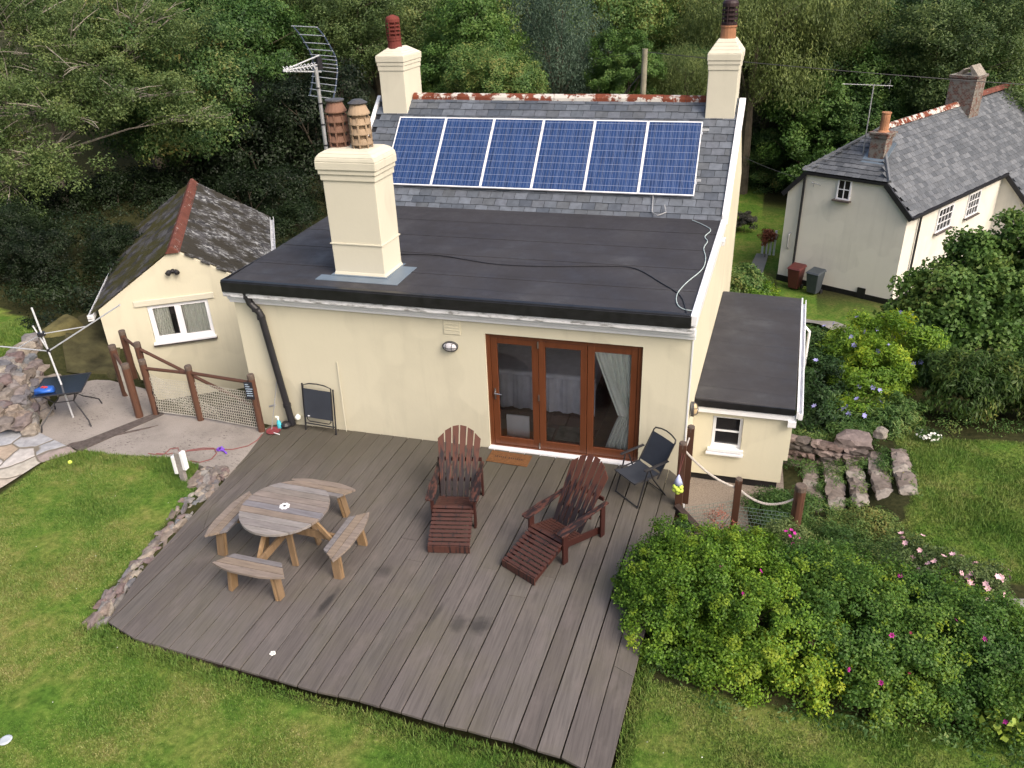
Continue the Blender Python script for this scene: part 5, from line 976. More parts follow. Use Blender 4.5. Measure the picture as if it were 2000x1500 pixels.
for a, b in ((PD, PF), (PF, PG)): mb = MB(); net(mb, (a[0]+.06, a[1]), (b[0]-.06, b[1]), (.06, .78), (.06, .78), 22 if b is PF else 30, 13); mb.build('netting', M['net'], LF, world=True)
SF = thing('side_net_fence', 'short brown log fence panel with white netting left of the patio fence', 'fence', (-7.1, -.1, 0))
PB, PE = (-7.60, .26), (-6.76, -.42)
for p, h in ((PB, 1.06), (PE, 1.08)): post(SF, *p, 0, h, .07)
mb = MB(); mb.tube([(*PB, .92), (*PE, .92)], .03, 10); mb.build('rail', M['postw'], SF, world=True); mb = MB(); net(mb, PB, PE, (.12, .8), (.12, .8), 16, 12); mb.build('netting', M['net'], SF, world=True)
HF = thing('stair_handrail', 'brown log handrail sloping down beside the outbuilding', 'handrail', (-6.6, .6, -.5))
PA, PC = (-7.92, .93), (-7.25, .52)
for p, h in ((PA, 1.04), (PC, 1.03)): post(HF, *p, 0, h, .065)
mb = MB(); mb.tube([(*PA, .92), (*PC, .92)], .03, 10); mb.build('rail', M['postw'], HF, world=True)
mb = MB(); mb.tube([(*PC, .93), (-4.75, .42, -.06)], .032, 10); mb.build('sloping_rail', M['postw'], HF, world=True)
mb = MB(); net(mb, (PC[0]+.07, PC[1]), (-4.8, .43), (.0, .4), (-1.05, -.62), 30, 7); mb.build('netting', M['net'], HF, world=True)
sg = thing('chalk_sign', 'small black chalk sign with blue white lettering on the end fence post', 'sign', (PG[0]-.035, PG[1]-.075, .86), (0, 0, math.radians(6)))
mb = MB(); mb.bb(-.075, .085, -.012, .0, -.17, .17); mb.build('board', M['signblack'], sg, bevel=.02)
mb = MB()
for z, w_, x0 in ((.125, .06, -.05), (.085, .075, -.055), (.04, .11, -.05), (-.005, .1, -.045), (-.05, .11, -.045), (-.095, .09, -.045)):
    x = x0
    while x < x0+w_: h_ = random.uniform(.012, .028); mb.bb(x, x+.009, -.0145, -.0122, z-h_/2, z+h_/2); mb.bb(x+.009, x+.019, -.0142, -.0122, z-.004, z+.006); x += .022
mb.build('lettering', M['chalk'], sg)
for i, (x, y, r_b, h_, lb) in enumerate(((-5.3, .42, .27, 1.02, 'larger dark wicker basket in the sunken yard behind the netting'), (-5.98, .55, .22, .80, 'smaller dark wicker basket in the sunken yard behind the netting'))):
    mb = MB(); pr = []
    for k in range(12): pr += [(r_b*(.86+.14*k/12), h_*k/12), (r_b*(.9+.14*k/12), h_*(k+.5)/12)]
    mb.lathe(pr+[(r_b*.95, h_*.99)], (x, y, -1.13), 20); tag(mb.build('basket', simple('dark_wicker', (.035, .028, .025), .8, var=.5, sc=30)), lb, 'basket')
RFn = thing('rope_fence', 'brown square posts joined by a thick grey rope right of the deck', 'fence', (4.1, -.5, -.8))
R0, R1, R2, R3 = (3.23, -.92), (3.31, -.50), (4.08, -.46), (4.97, -.49)
post(RFn, *R0, -.1, 1.08, .055, square=True); post(RFn, *R1, -.1, 1.12, .052, square=True); post(RFn, *R2, -.85, .27, .052, square=True); post(RFn, *R3, -.9, .30, .085)
def rope(a, b, sag, r=.02, n=26):
    P = [Vector(a).lerp(Vector(b), t)-Vector((0, 0, sag*4*t*(1-t))) for t in np.linspace(0, 1, n)]; mb = MB(); mb.tube(P, r*.8, 8)
    for ph in (0, 2.09, 4.19):
        Q = []
        for i in range((n-1)*4+1):
            t = i/((n-1)*4); p = Vector(a).lerp(Vector(b), t)-Vector((0, 0, sag*4*t*(1-t))); an_ = ph+t*60; Q.append(p+Vector((0, math.cos(an_), math.sin(an_)))*r*.5)
        mb.tube(Q, r*.55, 5)
    mb.build('rope', M['rope'], RFn, world=True)
rope((3.28, -.92, .95), (4.05, -.46, .12), .09); rope((4.1, -.46, .1), (4.92, -.49, .08), .19); rope((3.23, -.9, .95), (3.30, -.52, .98), .06, .016)
mb = MB(); net(mb, (3.32, -.85), (4.05, -.5), (-.55, -.1), (-.6, -.1), 12, 7, .003); net(mb, (4.1, -.5), (4.95, -.5), (-.8, -.2), (-.8, -.2), 15, 9, .003); mb.build('netting', M['netgreen'], RFn, world=True)
mb = MB(); mb.bar((3.2, -1.0, .0), (3.55, -1.35, -.1), .1, .12); tag(mb.build('timber_offcut', M['darkwood']), 'short dark timber at the right corner of the deck', 'timber')
tb = thing('tennis_ball_bag', 'pale net bag of yellow tennis balls hanging from the corner post', 'bag', (3.21, -1.03, .25))
mb = MB(); mb.lathe([(.02, .0), (.075, .04), (.095, .12), (.085, .2), (.045, .29), (.008, .36)], n=14); bagm = simple('clear_bag', (.42, .47, .68), .5, .4); mb2 = MB(); mb2.lathe([(.07, .2), (.045, .27), (.008, .36)], n=14); mb2.build('bag_neck', M['polybag'], tb, smooth=True)
for k, (x, y, z) in enumerate(((0, 0, .05), (.045, -.02, .1), (-.045, -.02, .1), (.0, .03, .14), (.04, -.035, .17), (-.04, -.035, .17), (0, -.05, .13), (0, 0, .2))): b_ = MB(); b_.lathe([(.04*math.sin(PI*q/8)+.0001, -.04*math.cos(PI*q/8)) for q in range(9)], (x, y, z), 12); b_.build('ball', M['yellow'], tb, smooth=True)
mb = MB(); mb.tube([(0, 0, .36), (.02, .05, .7)], .004, 4); mb.tube([(0, 0, .36), (.06, .06, .7)], .004, 4); mb.build('string', M['redcord'], tb)

# ------------------------------------------------------------------ leaves
def leafcloud(blobs, n, L, Wd, rc=.35, kc=1.0, up=.45, out=.7, rnd=.6, droop=0, shell=(.72, 1.05), inner=.15, zlo=-.5, seed=1, fmin=None):
    g = np.random.default_rng(seed); B = np.array(blobs, float); wts = (B[:, 3]*B[:, 4]+B[:, 4]*B[:, 5]+B[:, 3]*B[:, 5]); wts /= wts.sum(); out_ = []
    for b, wt in zip(B, wts):
        nb_ = int(n*wt); area = 4*PI*((b[3]*b[4]+b[4]*b[5]+b[3]*b[5])/3); K = max(6, int(kc*area/(rc*rc*2.2)))
        d = g.normal(size=(K*3, 3)); d /= np.linalg.norm(d, axis=1)[:, None]; d = d[d[:, 2] > zlo][:K]; K = len(d)
        rr = g.uniform(*shell, K); inn = g.random(K) < inner; rr[inn] *= g.uniform(.3, .8, inn.sum()); C = b[:3]+d*rr[:, None]*b[3:6]
        size = rc*g.uniform(.6, 1.35, K); idx = g.choice(K, nb_, p=(size**2)/(size**2).sum())
        o = g.normal(size=(nb_, 3)); o /= np.linalg.norm(o, axis=1)[:, None]; o *= (g.random(nb_)**.45)[:, None]; st = np.array([1, 1, .75+droop*2.2])
        P = C[idx]+o*size[idx][:, None]*st; dirs = d[idx]
        nr = dirs*out+np.array([0, 0, up])+g.normal(size=(nb_, 3))*rnd+o*.35; nr /= np.linalg.norm(nr, axis=1)[:, None]
        t = g.normal(size=(nb_, 3)); 
        if droop: t = t*.35+np.array([0, 0, -1.])
        t -= nr*(t*nr).sum(1)[:, None]; t /= np.linalg.norm(t, axis=1)[:, None]+1e-9; s = np.cross(nr, t); l = (L*g.uniform(.6, 1.3, nb_))[:, None]; ww = (Wd*g.uniform(.7, 1.2, nb_))[:, None]
        bend = nr*ww*.18; q = np.stack([P-t*l/2-bend, P+s*ww/2+bend-t*l*.05, P+t*l/2-bend, P-s*ww/2+bend-t*l*.05], 1)
        if fmin is not None: q = q[P[:, 2] > fmin]
        out_.append(q)
    return np.concatenate(out_)
def twigs(mb, base, blobs, r0, nb_=9, seed=3, depth=2, r1=.012):
    rd = random.Random(seed); base = Vector(base)
    for b in blobs:
        c = Vector(b[:3]); mid = base.lerp(c, .55)+Vector((rd.uniform(-.3, .3), rd.uniform(-.3, .3), rd.uniform(-.1, .4)))*b[3]*.4; mb.tube([base, mid, c], [r0, r0*.6, r0*.35], 6, caps=False)
        for _ in range(nb_):
            s = mid.lerp(c, rd.uniform(0, 1)); dr = Vector((rd.gauss(0, 1), rd.gauss(0, 1), rd.uniform(-.1, 1))).normalized(); e = c+Vector((dr.x*b[3], dr.y*b[4], dr.z*b[5]))*rd.uniform(.75, 1.05); m = s.lerp(e, .5)+Vector((rd.uniform(-1, 1), rd.uniform(-1, 1), rd.uniform(-.5, 1)))*.12*b[3]
            mb.tube([s, m, e], [r0*.3, r0*.18, r1*.5], 5, caps=False)
            if depth > 1:
                for _ in range(3):
                    s2 = s.lerp(e, rd.uniform(.4, .9)); e2 = s2+(e-s).normalized()*.35*b[3]+Vector((rd.gauss(0, 1), rd.gauss(0, 1), rd.gauss(0, .6)))*.16*b[3]; mb.tube([s2, s2.lerp(e2, .5)+Vector((0, 0, .03)), e2], [r1, r1*.7, r1*.3], 4, caps=False)
def crown_blobs(R, H, k, seed, flat=1., c0=6.0):
    rd = random.Random(seed); B = [(0, 0, c0, R*.62, R*.62, R*.62*flat)]
    for i in range(k):
        a = 2.4*i+rd.uniform(-.4, .4); zz_ = rd.uniform(-.75, .75); rr = math.sqrt(1-zz_*zz_)*R*rd.uniform(.5, .68); q = R*rd.uniform(.32, .48)
        B.append((rr*math.cos(a), rr*math.sin(a), c0+zz_*R*.72*flat, q, q, q*rd.uniform(.65, .95)*flat))
    return B
ARCH = {}
def arch(kind, mat, R=3.2, k=13, n=46000, L=.115, Wd=.07, rc=.5, flat=1.0, seed=1, nm='broadleaf_tree', **kw):
    B = crown_blobs(R, 0, k, seed, flat); t = thing(nm, 'x', 'tree', (0, 0, 0))
    arr_mesh('crown', leafcloud(B, n, L, Wd, rc, seed=seed, **kw), 4, mat, t)
    mb = MB(); mb.tube([(0, 0, -6), (.05, .05, 0), (0, .1, 3.5), (.05, 0, 6.0)], [.3, .24, .18, .08], 8); twigs(mb, (0, .1, 3.2), B[1:8], .07, 3, seed, 1); mb.build('trunk', M['bark'], t); ARCH[kind] = [t, False]
DK = dict(kc=.62, out=.85, up=.35, rnd=.5, inner=.08, shell=(.78, 1.12))
arch('dark', M['lf_dark'], seed=11, **DK); arch('mid', M['lf_mid'], seed=12, L=.12, **DK); arch('mid2', M['lf_mid2'], seed=22, k=9, flat=1.15, L=.14, Wd=.085, **DK); arch('deep', M['lf_shade'], seed=17, n=26000, L=.13, Wd=.075, **DK)
arch('olive', M['lf_olive'], seed=13, L=.11, Wd=.055, rc=.42, kc=.7, inner=.1); arch('willow', M['lf_willow'], seed=14, L=.15, Wd=.035, rc=.32, droop=.7, up=.3, n=46000, nm='willow_tree', flat=1.1, kc=1.2)
arch('grey', M['lf_grey'], seed=15, L=.13, Wd=.045, rc=.3, droop=.5, up=.1, flat=1.5, n=30000, k=11, nm='grey_green_tree'); arch('purple', M['lf_purple'], seed=16, L=.12, Wd=.05, n=16000, nm='bare_shrub_tree')
def tree(kind, x, y, zc, R, label, group=None, rz=None, sz=1):
    a = ARCH[kind]; t = a[0] if not a[1] else copy_tree(a[0]); a[1] = True; s = R/3.2
    t.scale = (s, s, s*sz); t.location = (x, y, zc-6*s*sz); t.rotation_euler = (0, 0, rz if rz is not None else (x*7.3+y*3.1) % 6.28); t['label'] = label; t['group'] = group or 'trees in the wood behind the house'
far = 'dark broadleaf tree far back in the wood under the top of the picture'
for row in [
 ('dark', -14.9, 13, 3.6, 3.0, 'dark broadleaf tree just right of the tall twiggy tree, left of the aerial'),
 ('olive', -20, 18, 5.2, 3.6, 'olive green tree behind the tall twiggy tree at the top left'),
 ('mid', -16.9, 20, 4.5, 3.4, 'mid green tree left of the television aerial at the top'),
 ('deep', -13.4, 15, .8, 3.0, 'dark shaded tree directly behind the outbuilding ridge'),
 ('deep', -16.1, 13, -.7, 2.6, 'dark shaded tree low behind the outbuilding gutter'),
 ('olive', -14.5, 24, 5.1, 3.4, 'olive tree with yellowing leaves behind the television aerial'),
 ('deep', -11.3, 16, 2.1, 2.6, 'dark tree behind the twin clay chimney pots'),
 ('olive', -12.8, 28, 4.3, 3.6, 'olive tree behind the red chimney pot'),
 ('mid2', -7.7, 22, 3.8, 2.6, 'bright leafy tree right of the left rear chimney'),
 ('mid', -5.5, 19, 3.2, 2.0, 'small bright green tree just above the left of the ridge tiles'),
 ('grey', -4.6, 26, 3.8, 2.7, 'feathery grey green tree above the middle of the ridge'),
 ('mid', -4.2, 34, 4.5, 3.6, 'tall green tree behind the feathery grey one'),
 ('mid2', -1.5, 25, 2.7, 1.7, 'small yellow green tree just left of the utility pole'),
 ('mid', -.6, 40, 4.2, 4.5, 'large green tree high above the utility pole'),
 ('willow', 1.0, 26, 2.3, 2.0, 'small willow left of the right rear chimney'),
 ('dark', .4, 30, .9, 2.6, 'dark tree directly behind the utility pole'),
 ('willow', 3.7, 34, 3.6, 4.2, 'large yellow green willow behind the right rear chimney'),
 ('willow', 7.2, 36, 3.4, 3.4, 'golden topped willow right of the right rear chimney'),
 ('purple', 4.7, 37, -.6, 2.4, 'purplish brown shrubby tree right of the right rear chimney base'),
 ('dark', 4.3, 36, -3.3, 2.4, 'dark tree in the gap under the large willow'),
 ('mid2', 7.8, 34.5, -.9, 3.5, 'bright green rounded tree left of the neighbouring aerial'),
 ('dark', 6.2, 36.5, -3.4, 2.6, 'dark green tree beyond the strip of lawn'),
 ('mid', 9.8, 35, -.7, 3.0, 'bright green tree behind the neighbouring brick chimney'),
 ('dark', 9.6, 38, 2.0, 4.5, 'large dark tree above the neighbouring aerial'),
 ('dark', 12.7, 44, 3.2, 5.0, 'very large dark tree at the top right'),
 ('olive', 13.5, 34, 2.6, 4.0, 'olive tree spreading behind the neighbouring ridge'),
 ('dark', 17.2, 42, 3.3, 4.5, 'dark tree in the top right corner'),
 ('mid', 14.9, 33, .8, 2.8, 'mid green tree behind the big stone chimney'),
 ('dark', 20.5, 38, 1.5, 4, 'dark tree beyond the red ridge at the right edge'),
 ('grey', 10.9, 42, 4.2, 3.6, 'grey green tree between the willow and the top right corner'),
 ]: tree(*row)
for x, y, z, R in ((-9.9, 44, 5.3, 5.), (-16.8, 44, 5.5, 5.), (-23.8, 40, 6.1, 5.), (-27.3, 32, 6.7, 4.5), (-28.3, 24, 7.5, 4.5), (-4.5, 52, 4.8, 5.), (2.4, 54, 4.9, 5.), (9, 54, 5, 5), (15.5, 55, 5, 5.2), (22, 52, 5, 5), (-12, 56, 6.5, 5.5), (-21, 54, 7.5, 5.5), (-30, 46, 8, 5.5), (27, 46, 4, 5), (-1, 62, 6.5, 6), (8, 64, 7, 6), (18, 66, 7, 6.5), (-11, 66, 8, 6.5), (-24, 66, 9.5, 6.5), (-20.5, 29, 5, 4), (-9, 34, 3.4, 3.6), (-17, 34, 4, 4)):
    tree('dark' if (x+y) % 2 < 1 else 'mid', x, y, z, R, far if R > 4.2 else 'broadleaf tree in the second row of the wood behind the house')
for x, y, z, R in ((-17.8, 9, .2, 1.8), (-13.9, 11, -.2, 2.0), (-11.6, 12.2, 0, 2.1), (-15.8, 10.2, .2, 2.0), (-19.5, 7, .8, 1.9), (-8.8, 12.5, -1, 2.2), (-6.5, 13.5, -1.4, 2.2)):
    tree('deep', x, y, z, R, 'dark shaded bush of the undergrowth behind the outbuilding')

# the tall twiggy tree at the left
TW = thing('twiggy_tree', 'large thin leaved tree with pale bare twigs filling the top left corner', 'tree', (-17.5, 9.5, -.5))
rd = random.Random(5); TB = [(-17, 11, 5.6, 2.3, 1.9, 1.3), (-15.2, 10.5, 4.9, 2.0, 1.7, 1.0), (-17.6, 9, 4.3, 2.0, 1.8, 1.1), (-15.6, 9, 3.8, 1.9, 1.5, .9), (-13.6, 10, 4.2, 1.7, 1.3, .7), (-17.2, 7.5, 3.0, 1.9, 1.6, .9), (-15.5, 7.8, 2.4, 1.5, 1.2, .7), (-18.8, 10.5, 6.4, 2.2, 1.9, 1.4), (-14.4, 12, 5.9, 1.9, 1.6, 1.1), (-16.2, 6.3, 1.7, 1.5, 1.2, .7), (-12.3, 10.4, 3.4, 1.2, .9, .4), (-19.2, 8, 4.5, 1.8, 1.5, 1.2)]
arr_mesh('crown', leafcloud(TB, 105000, .085, .045, .33, kc=.8, up=.5, out=.4, rnd=.7, inner=.35, shell=(.6, 1.08), zlo=-.7, seed=31), 4, M['lf_olive'], TW, world=True)
mb = MB(); mb.tube([(-17.5, 9.5, -1), (-17.3, 9.7, 1), (-17, 9.6, 2.6)], [.3, .25, .2], 8); twigs(mb, (-17, 9.6, 2.4), TB, .04, 10, 8, 2, .015); mb.build('trunk', M['barkpale'], TW, world=True)


# ------------------------------------------------------------------ garden shrubs
def shrub(name, label, cat, blobs, n, L, Wd, mat, rc=.14, seed=1, group=None, flowers=None, stems=True, tips=0, **kw):
    b0 = blobs[0]; t = thing(name, label, cat, (b0[0], b0[1], gz(b0[0], b0[1])), group=group)
    arr_mesh('leaves', leafcloud(blobs, n, L, Wd, rc, seed=seed, **kw), 4, mat, t, world=True)
    if tips: arr_mesh('young_leaves', leafcloud(blobs, tips, L*1.05, Wd, .075, kc=.055, seed=seed+9, shell=(1.0, 1.12), inner=0, zlo=-.3, up=.8, out=.5, rnd=.4), 4, M['lf_lime'], t, world=True)
    if stems:
        mb = MB(); twigs(mb, (b0[0], b0[1], gz(b0[0], b0[1])-.1), blobs[:5], .018, 5, seed, 1, .006); mb.build('stems', M['bark'], t, world=True)
    for (fn, fm, nf, fs, sel) in (flowers or []):
        g = np.random.default_rng(seed+50); F = []
        for _ in range(nf):
            b = blobs[g.integers(len(blobs))] if sel is None else sel[g.integers(len(sel))]; d = g.normal(size=3); d[2] = abs(d[2])*.9+.1; d[1] -= .5; d /= np.linalg.norm(d)
            c = np.array(b[:3])+d*np.array(b[3:6])*g.uniform(1.0, 1.1); nr = d+g.normal(size=3)*.3; nr /= np.linalg.norm(nr); t_ = np.cross(nr, [0, 0, 1.]); t_ /= np.linalg.norm(t_)+1e-6; s = np.cross(nr, t_)
            ph = g.uniform(0, 6)
            for k in range(6):
                a = ph+k*1.047; r_a = t_*math.cos(a)+s*math.sin(a); r_b = t_*math.cos(a+.55)+s*math.sin(a+.55); r_c = t_*math.cos(a-.55)+s*math.sin(a-.55); F.append([c, c+r_b*fs*.6+nr*fs*.22, c+r_a*fs+nr*fs*.3, c+r_c*fs*.6+nr*fs*.22])
        arr_mesh(fn, np.array(F), 4, fm, t, world=True)['kind'] = 'stuff'
    return t
KW = dict(up=.5, out=.7, rnd=.55)
shrub('rose_bush', 'broad yellow green bush growing over the right edge of the deck', 'bush',
 [(3.75, -3.05, .25, .85, .75, .72), (3.2, -3.0, .12, .55, .62, .6), (4.45, -3.3, .2, .85, .85, .7), (3.5, -2.5, .3, .6, .55, .55), (3.3, -3.6, .0, .45, .45, .45), (4.2, -2.6, .3, .7, .5, .5), (4.1, -3.85, -.02, .6, .45, .42), (5.0, -3.75, .0, .55, .45, .42)], 81000, .038, .026, M['lf_gold'], .13, 41, flowers=[('blossom', M['fl_mag'], 8, .035, None)], tips=12000, zlo=-.4, shell=(.78, 1.08), **KW)
shrub('rose_bush', 'dense dark green rose bush filling the middle of the right hand bed', 'bush',
 [(5.4, -3.15, .2, .8, .8, .68), (6.05, -3.3, .1, .75, .75, .65), (5.2, -2.6, .25, .7, .55, .5), (5.75, -3.85, -.05, .6, .4, .4), (6.0, -2.7, .2, .6, .5, .5)], 64800, .038, .026, M['lf_rose'], .14, 42, flowers=[('blossom', M['fl_mag'], 7, .035, None), ('red_hips', M['fl_red'], 14, .02, None)], tips=1800, zlo=-.4, shell=(.76, 1.08), **KW)
shrub('rose_bush', 'dark rambling rose bush at the right edge below the small path', 'bush',
 [(6.8, -3.1, .15, .75, .7, .6), (7.3, -3.5, .05, .7, .7, .6), (6.6, -3.75, -.1, .6, .4, .4), (7.5, -2.9, 0, .6, .5, .5), (6.5, -2.5, .1, .55, .45, .42)], 56700, .038, .026, M['lf_rose'], .14, 43, flowers=[('blossom', M['fl_mag'], 5, .035, None)], tips=700, zlo=-.4, shell=(.76, 1.08), **KW)
shrub('pink_rose', 'loose rose shrub with clusters of pale pink flowers beside the small path', 'rose', [(6.75, -1.75, -.05, .45, .35, .38), (7.15, -1.75, -.05, .4, .3, .35), (6.45, -1.35, -.1, .35, .3, .35), (6.3, -2.0, 0, .45, .35, .4)], 11000, .04, .026, M['lf_olive'], .12, 44, flowers=[('blossom', M['fl_pink'], 46, .045, [(6.75, -1.75, .0, .4, .3, .34), (7.2, -1.75, .0, .35, .3, .3), (6.4, -1.3, 0, .25, .2, .3)])], **KW)
shrub('mauve_plant', 'purple flowering plant beside the round rope fence post', 'flower', [(4.75, -1.75, .15, .35, .3, .35), (5.1, -1.9, .05, .35, .3, .35)], 7000, .045, .02, M['lf_olive'], .1, 45, flowers=[('blossom', M['fl_mag'], 10, .032, [(4.72, -1.85, .22, .18, .15, .3)])], **KW)
cov = [(4.75, .25, -.75, .5, .5, .22), (5.3, .1, -.72, .55, .5, .25), (5.0, -.7, -.62, .6, .5, .28), (5.7, -.6, -.6, .6, .5, .28), (6.1, .0, -.62, .45, .45, .22), (5.4, -1.5, -.45, .6, .5, .35), (6.1, -1.2, -.45, .6, .5, .3), (4.5, -1.2, -.6, .5, .45, .3), (5.1, .7, -.85, .4, .3, .2), (4.1, -1.4, -.6, .4, .4, .3), (3.7, -1.7, -.4, .35, .35, .35), (6.5, -.6, -.55, .4, .4, .2)]
g_ = arr_mesh('ground_cover', leafcloud(cov, 60000, .06, .014, .12, up=.7, out=.4, rnd=.6, seed=46), 4, M['lf_mid']); tag(g_, 'low weedy ground cover on the slope between the rope fence and the steps', 'ground cover', kind='stuff')
shrub('red_stem_plant', 'thin reddish stemmed plant behind the rope netting', 'plant', [(3.85, -.75, -.45, .25, .2, .35)], 500, .035, .014, simple('red_leaf', (.3, .09, .06), .6), .08, 47, **KW)
shrub('hedge_shrub', 'dense dark shrub close against the white annexe gutter', 'shrub', [(5.75, 4.6, -.7, .65, 1.2, .75), (5.6, 6.2, -.9, .6, 1.0, .8), (5.7, 3.3, -.8, .5, .6, .5)], 26000, .07, .035, M['lf_dark'], .2, 51, flowers=[('blossom', M['fl_blue'], 10, .06, None)], **KW)
shrub('climber', 'yellow green climber with lilac blue flowers beyond the steps', 'climber', [(6.6, 4.5, -.25, .75, .7, .65), (7.1, 5.3, .1, .8, .8, .6), (6.4, 5.6, -.1, .7, .7, .6), (6.3, 3.4, -.65, .5, .5, .45)], 38000, .085, .03, M['lf_gold'], .2, 52, flowers=[('blossom', M['fl_blue'], 34, .06, None)], **KW)
shrub('fern_clump', 'mid green ferny clump below the climber', 'shrub', [(6.0, 2.9, -.8, .45, .4, .4), (6.6, 3.2, -.6, .5, .45, .4), (5.5, 2.75, -.95, .45, .35, .3), (7.0, 3.5, -.45, .45, .4, .4)], 18000, .10, .022, M['lf_mid'], .16, 53, **KW)
shrub('straw_shrub', 'broad shrub with straw coloured pointed leaves above the right lawn', 'shrub', [(8.15, 3.9, .0, .7, .6, .6), (8.9, 4.0, .0, .8, .6, .65), (7.7, 4.4, .0, .5, .5, .5), (9.6, 4.2, .1, .7, .6, .6)], 24000, .13, .035, M['lf_bamboo'], .2, 54, droop=.15, up=.5, out=.7, rnd=.5)
HZ = shrub('hazel_tree', 'large hazel with round leaves hiding the front of the old cottage', 'tree', [(8.5, 7.2, .3, 1.1, 1.1, 1.1), (9.6, 7.4, .5, 1.3, 1.2, 1.2), (8.9, 7.8, 1.1, .55, .5, .75), (10.5, 7.6, .9, 1.1, 1.1, 1.2), (9.7, 7.9, 1.5, .5, .5, .8), (7.9, 6.8, -.2, .8, .8, .7), (9.0, 6.6, -.5, 1.4, .9, .8), (7.75, 7.4, .75, .7, .25, .16), (7.55, 7.2, .1, .6, .25, .16), (10.25, 8.1, 1.9, .3, .3, .75), (8.45, 8.0, 1.2, .25, .25, .55), (9.2, 8.0, 1.7, .22, .22, .5), (11.2, 7.2, 1.4, 1.1, 1, 1.2), (10.8, 7.9, 2.1, .25, .25, .6)], 52000, .105, .08, M['lf_mid2'], .24, 55, zlo=-.7, up=.5, out=.6, rnd=.6)
shrub('variegated_shrub', 'golden leaved shrub behind the annexe roof', 'shrub', [(4.45, 13.4, -2.7, .5, .6, .7), (4.75, 14.2, -3.0, .5, .6, .8)], 9000, .10, .05, M['lf_gold'], .2, 56, **KW)
shrub('round_shrub', 'dark green rounded shrub close behind the main house wall', 'shrub', [(4.15, 14.6, -2.7, .75, .8, 1.0), (3.85, 13.6, -2.7, .55, .8, 1.0)], 14000, .10, .05, M['lf_mid'], .24, 57, **KW)
shrub('low_bush', 'low dark bush on the far strip of lawn', 'bush', [(4.0, 27.5, -4.1, .5, .5, .45)], 3000, .10, .04, M['lf_purple'], .2, 58, **KW)
shrub('flower_tub', 'rust coloured plant beside the picket gate', 'plant', [(4.95, 23.6, -3.6, .3, .3, .4)], 1500, .08, .05, simple('rust_leaf', (.22, .07, .035), .7), .15, 59, **KW)
shrub('daisies', 'clump of white daisies at the head of the right lawn', 'flowers', [(7.35, 2.75, -.45, .2, .15, .08)], 800, .06, .01, M['lf_mid'], .1, 60, flowers=[('blossom', M['fl_white'], 30, .028, None)], stems=False, **KW)
shrub('yellow_leaf_plant', 'yellow green round leaved plant at the right edge of the rose bed', 'plant', [(7.05, -4.0, .0, .35, .2, .2)], 120, .09, .085, simple('lime_leaf', (.22, .30, .04), .6), .1, 61, stems=False, **KW)
vg = leafcloud([(-10.7, 1.9, .65, .5, .5, .2), (-9.4, 4.2, .35, .5, .8, .25), (-11.6, 2.6, .9, .7, .4, .3), (-10.3, 3.0, .6, .5, .5, .25), (-9.4, 5.5, .3, 1.2, 1.5, .5), (-11, 3.6, .8, 1.2, 1.0, .5), (-10.6, 6.5, .5, 1.2, 1.2, .6), (-13, 5.5, 1.2, 1.6, 1.0, .7), (-15.5, 5.5, 1.4, 1.8, .9, .8), (-9.9, 3.4, .4, .5, .9, .3)], 26000, .09, .035, .22, seed=62, up=.6); tag(arr_mesh('undergrowth', vg, 4, M['lf_shade']), 'dark tangled undergrowth left of the outbuilding', 'undergrowth', kind='stuff')
vg = leafcloud([(5.3, 1.9, -.85, .35, .25, .1), (5.75, 1.6, -.78, .15, .5, .06), (6.1, 1.5, -.68, .12, .6, .06), (6.5, 1.7, -.55, .12, .6, .08), (5.2, 2.6, -.75, .5, .35, .25), (6.85, 1.5, -.5, .08, .8, .06), (6.2, 2.7, -.5, .4, .3, .2), (5.5, 1.2, -.84, .06, .35, .08), (5.85, 1.75, -.74, .08, .3, .1), (6.2, 1.9, -.6, .08, .2, .1), (6.55, 1.85, -.48, .1, .3, .12), (5.9, .75, -.8, .4, .1, .1), (3.3, -1.3, -.1, .15, .15, .1)], 9000, .06, .014, .1, seed=63, up=.7); tag(arr_mesh('weeds', vg, 4, M['lf_mid']), 'weeds growing between the garden steps', 'weeds', kind='stuff')

# ------------------------------------------------------------------ grass
def grass(poly, dens, h, seed, name, lush=0):
    g = np.random.default_rng(seed); P = np.array(poly); x0, y0 = P.min(0); x1, y1 = P.max(0); x0 = max(x0, -11.5); x1 = min(x1, 12.5); y0 = max(y0, -8.2)
    n = int(dens*(x1-x0)*(y1-y0)); X = g.uniform(x0, x1, n); Y = g.uniform(y0, y1, n); k = inpoly_np(X, Y, poly); X, Y = X[k], Y[k]; n = len(X); Z = gz_np(X, Y)
    hf = (.5+.5*np.sin(X*1.7+np.sin(Y*2.3)*1.4)*np.sin(Y*1.9+1.3*np.sin(X*1.1)))
    H_ = h*(.55+.7*hf)*g.uniform(.6, 1.3, n); a = g.uniform(0, 2*PI, n); ln = g.uniform(.1, .9, n)[:, None]*H_[:, None]; dr = np.stack([np.cos(a), np.sin(a), np.zeros(n)], 1); b = g.uniform(0, 2*PI, n); wd = np.stack([np.cos(b), np.sin(b), np.zeros(n)], 1)*(.0045+.004*g.random(n))[:, None]
    C = np.stack([X, Y, Z-.005], 1); q = np.stack([C-wd, C+wd, C+dr*ln+np.array([0, 0, 1.])*H_[:, None]], 1)
    o = arr_mesh(name, q, 3, M['grass'], attrs={'lush': np.clip((hf-.55)*1.6, 0, 1)*.6+lush*g.uniform(.5, 1, n)}); return tag(o, kind='stuff')
tag(grass(LAWNS[0], 7500, .030, 71, 'lawn_grass'), 'mown green lawn grass with straw coloured patches around the deck', 'grass')
tag(grass(LAWNS[1], 3500, .06, 72, 'lawn_grass', .5), 'greener lawn grass to the right of the stone steps', 'grass')
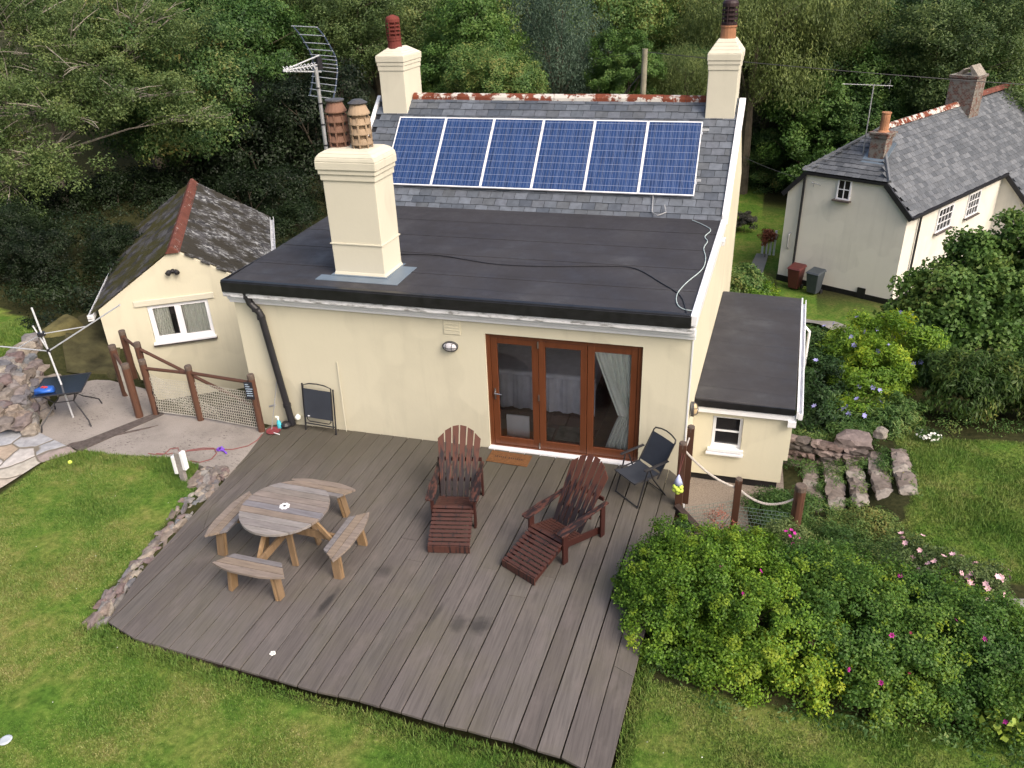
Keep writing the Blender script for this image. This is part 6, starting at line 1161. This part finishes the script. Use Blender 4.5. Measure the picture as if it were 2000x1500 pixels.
tag(grass(LAWNS[2], 2600, .07, 73, 'lawn_grass', .5), 'grass on the raised bank behind the rubble wall', 'grass')
tuft = [[(-3.85, -5.0), (-3.1, -5.2), (-1.6, -5.33), (-.5, -5.42), (1, -5.5), (2.4, -5.6), (3.0, -5.75), (3.1, -6.0), (1.8, -5.75), (.5, -5.68), (-1.4, -5.6), (-3.2, -5.45), (-4., -5.3)], [(2.98, -6), (3.02, -4.3), (3.12, -3.4), (3.4, -3.5), (3.2, -4.4), (3.15, -6.1)], [(-7.3, -2.0), (-6.9, -1.68), (-5.2, -1.5), (-4.7, -1.6), (-4.5, -1.9), (-4.4, -2.3), (-4.7, -2.3), (-5.2, -1.95), (-6.5, -1.95), (-7.2, -2.4)]]
for i, tp in enumerate(tuft): tag(grass(tp, 6500, .062, 75+i, 'edge_grass', .35), ('long grass overhanging the front edge of the deck', 'long grass along the right edge of the deck', 'lush longer grass along the patio edge')[i], 'grass')
for i, lp in enumerate(LAWNS[3:]):
    g = np.random.default_rng(80+i)
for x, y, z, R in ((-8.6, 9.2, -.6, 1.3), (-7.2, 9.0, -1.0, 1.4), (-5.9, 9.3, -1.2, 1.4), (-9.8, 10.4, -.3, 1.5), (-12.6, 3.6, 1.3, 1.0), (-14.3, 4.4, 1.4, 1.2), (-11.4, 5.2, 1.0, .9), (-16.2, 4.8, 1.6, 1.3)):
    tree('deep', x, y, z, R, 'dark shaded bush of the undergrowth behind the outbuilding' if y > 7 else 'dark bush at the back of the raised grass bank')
vg = leafcloud([(6.9, 3.6, -.55, .5, .5, .3), (8.2, 3.3, -.45, .8, .25, .15), (9.6, 3.3, -.45, .8, .3, .18), (6.2, 6.8, -1.2, .8, .6, .5), (4.4, 9.5, -2.6, .8, 1.2, .5), (5.6, 9.5, -2.4, .9, 1.2, .6), (6.6, 8.3, -1.8, .8, 1.0, .6), (7.4, 9.6, -2.2, 1.0, 1.0, .7), (8.6, 10.8, -2.6, 1.2, 1.0, .8), (6.4, 11.0, -3.0, .8, .7, .35), (3.4, -3.95, -.1, .3, .2, .15), (7.9, -3.6, -.25, .4, .4, .3), (5.6, -4.25, -.2, 1.0, .15, .12), (7.0, -4.2, -.25, .8, .15, .12), (4.3, -4.35, -.2, .6, .12, .1)], 30000, .055, .022, .14, seed=66, up=.6); tag(arr_mesh('weedy_growth', vg, 4, M['lf_mid']), 'low weedy growth along the foot of the shrubs', 'weeds', kind='stuff')
g = np.random.default_rng(90); F = []
for _ in range(38):
    x, y = g.uniform(-7, 5), g.uniform(-7.5, -1.8)
    if not inpoly(x, y, LAWNS[0]): continue
    z = gz(x, y)+.035; r = g.uniform(.005, .009); F.append([(x+r*math.cos(a), y+r*math.sin(a), z) for a in (0, 1.57, 3.14, 4.71)])
tag(arr_mesh('lawn_daisies', np.array(F), 4, M['fl_white']), 'scattered tiny white daisies in the front lawn', 'daisies', kind='stuff')
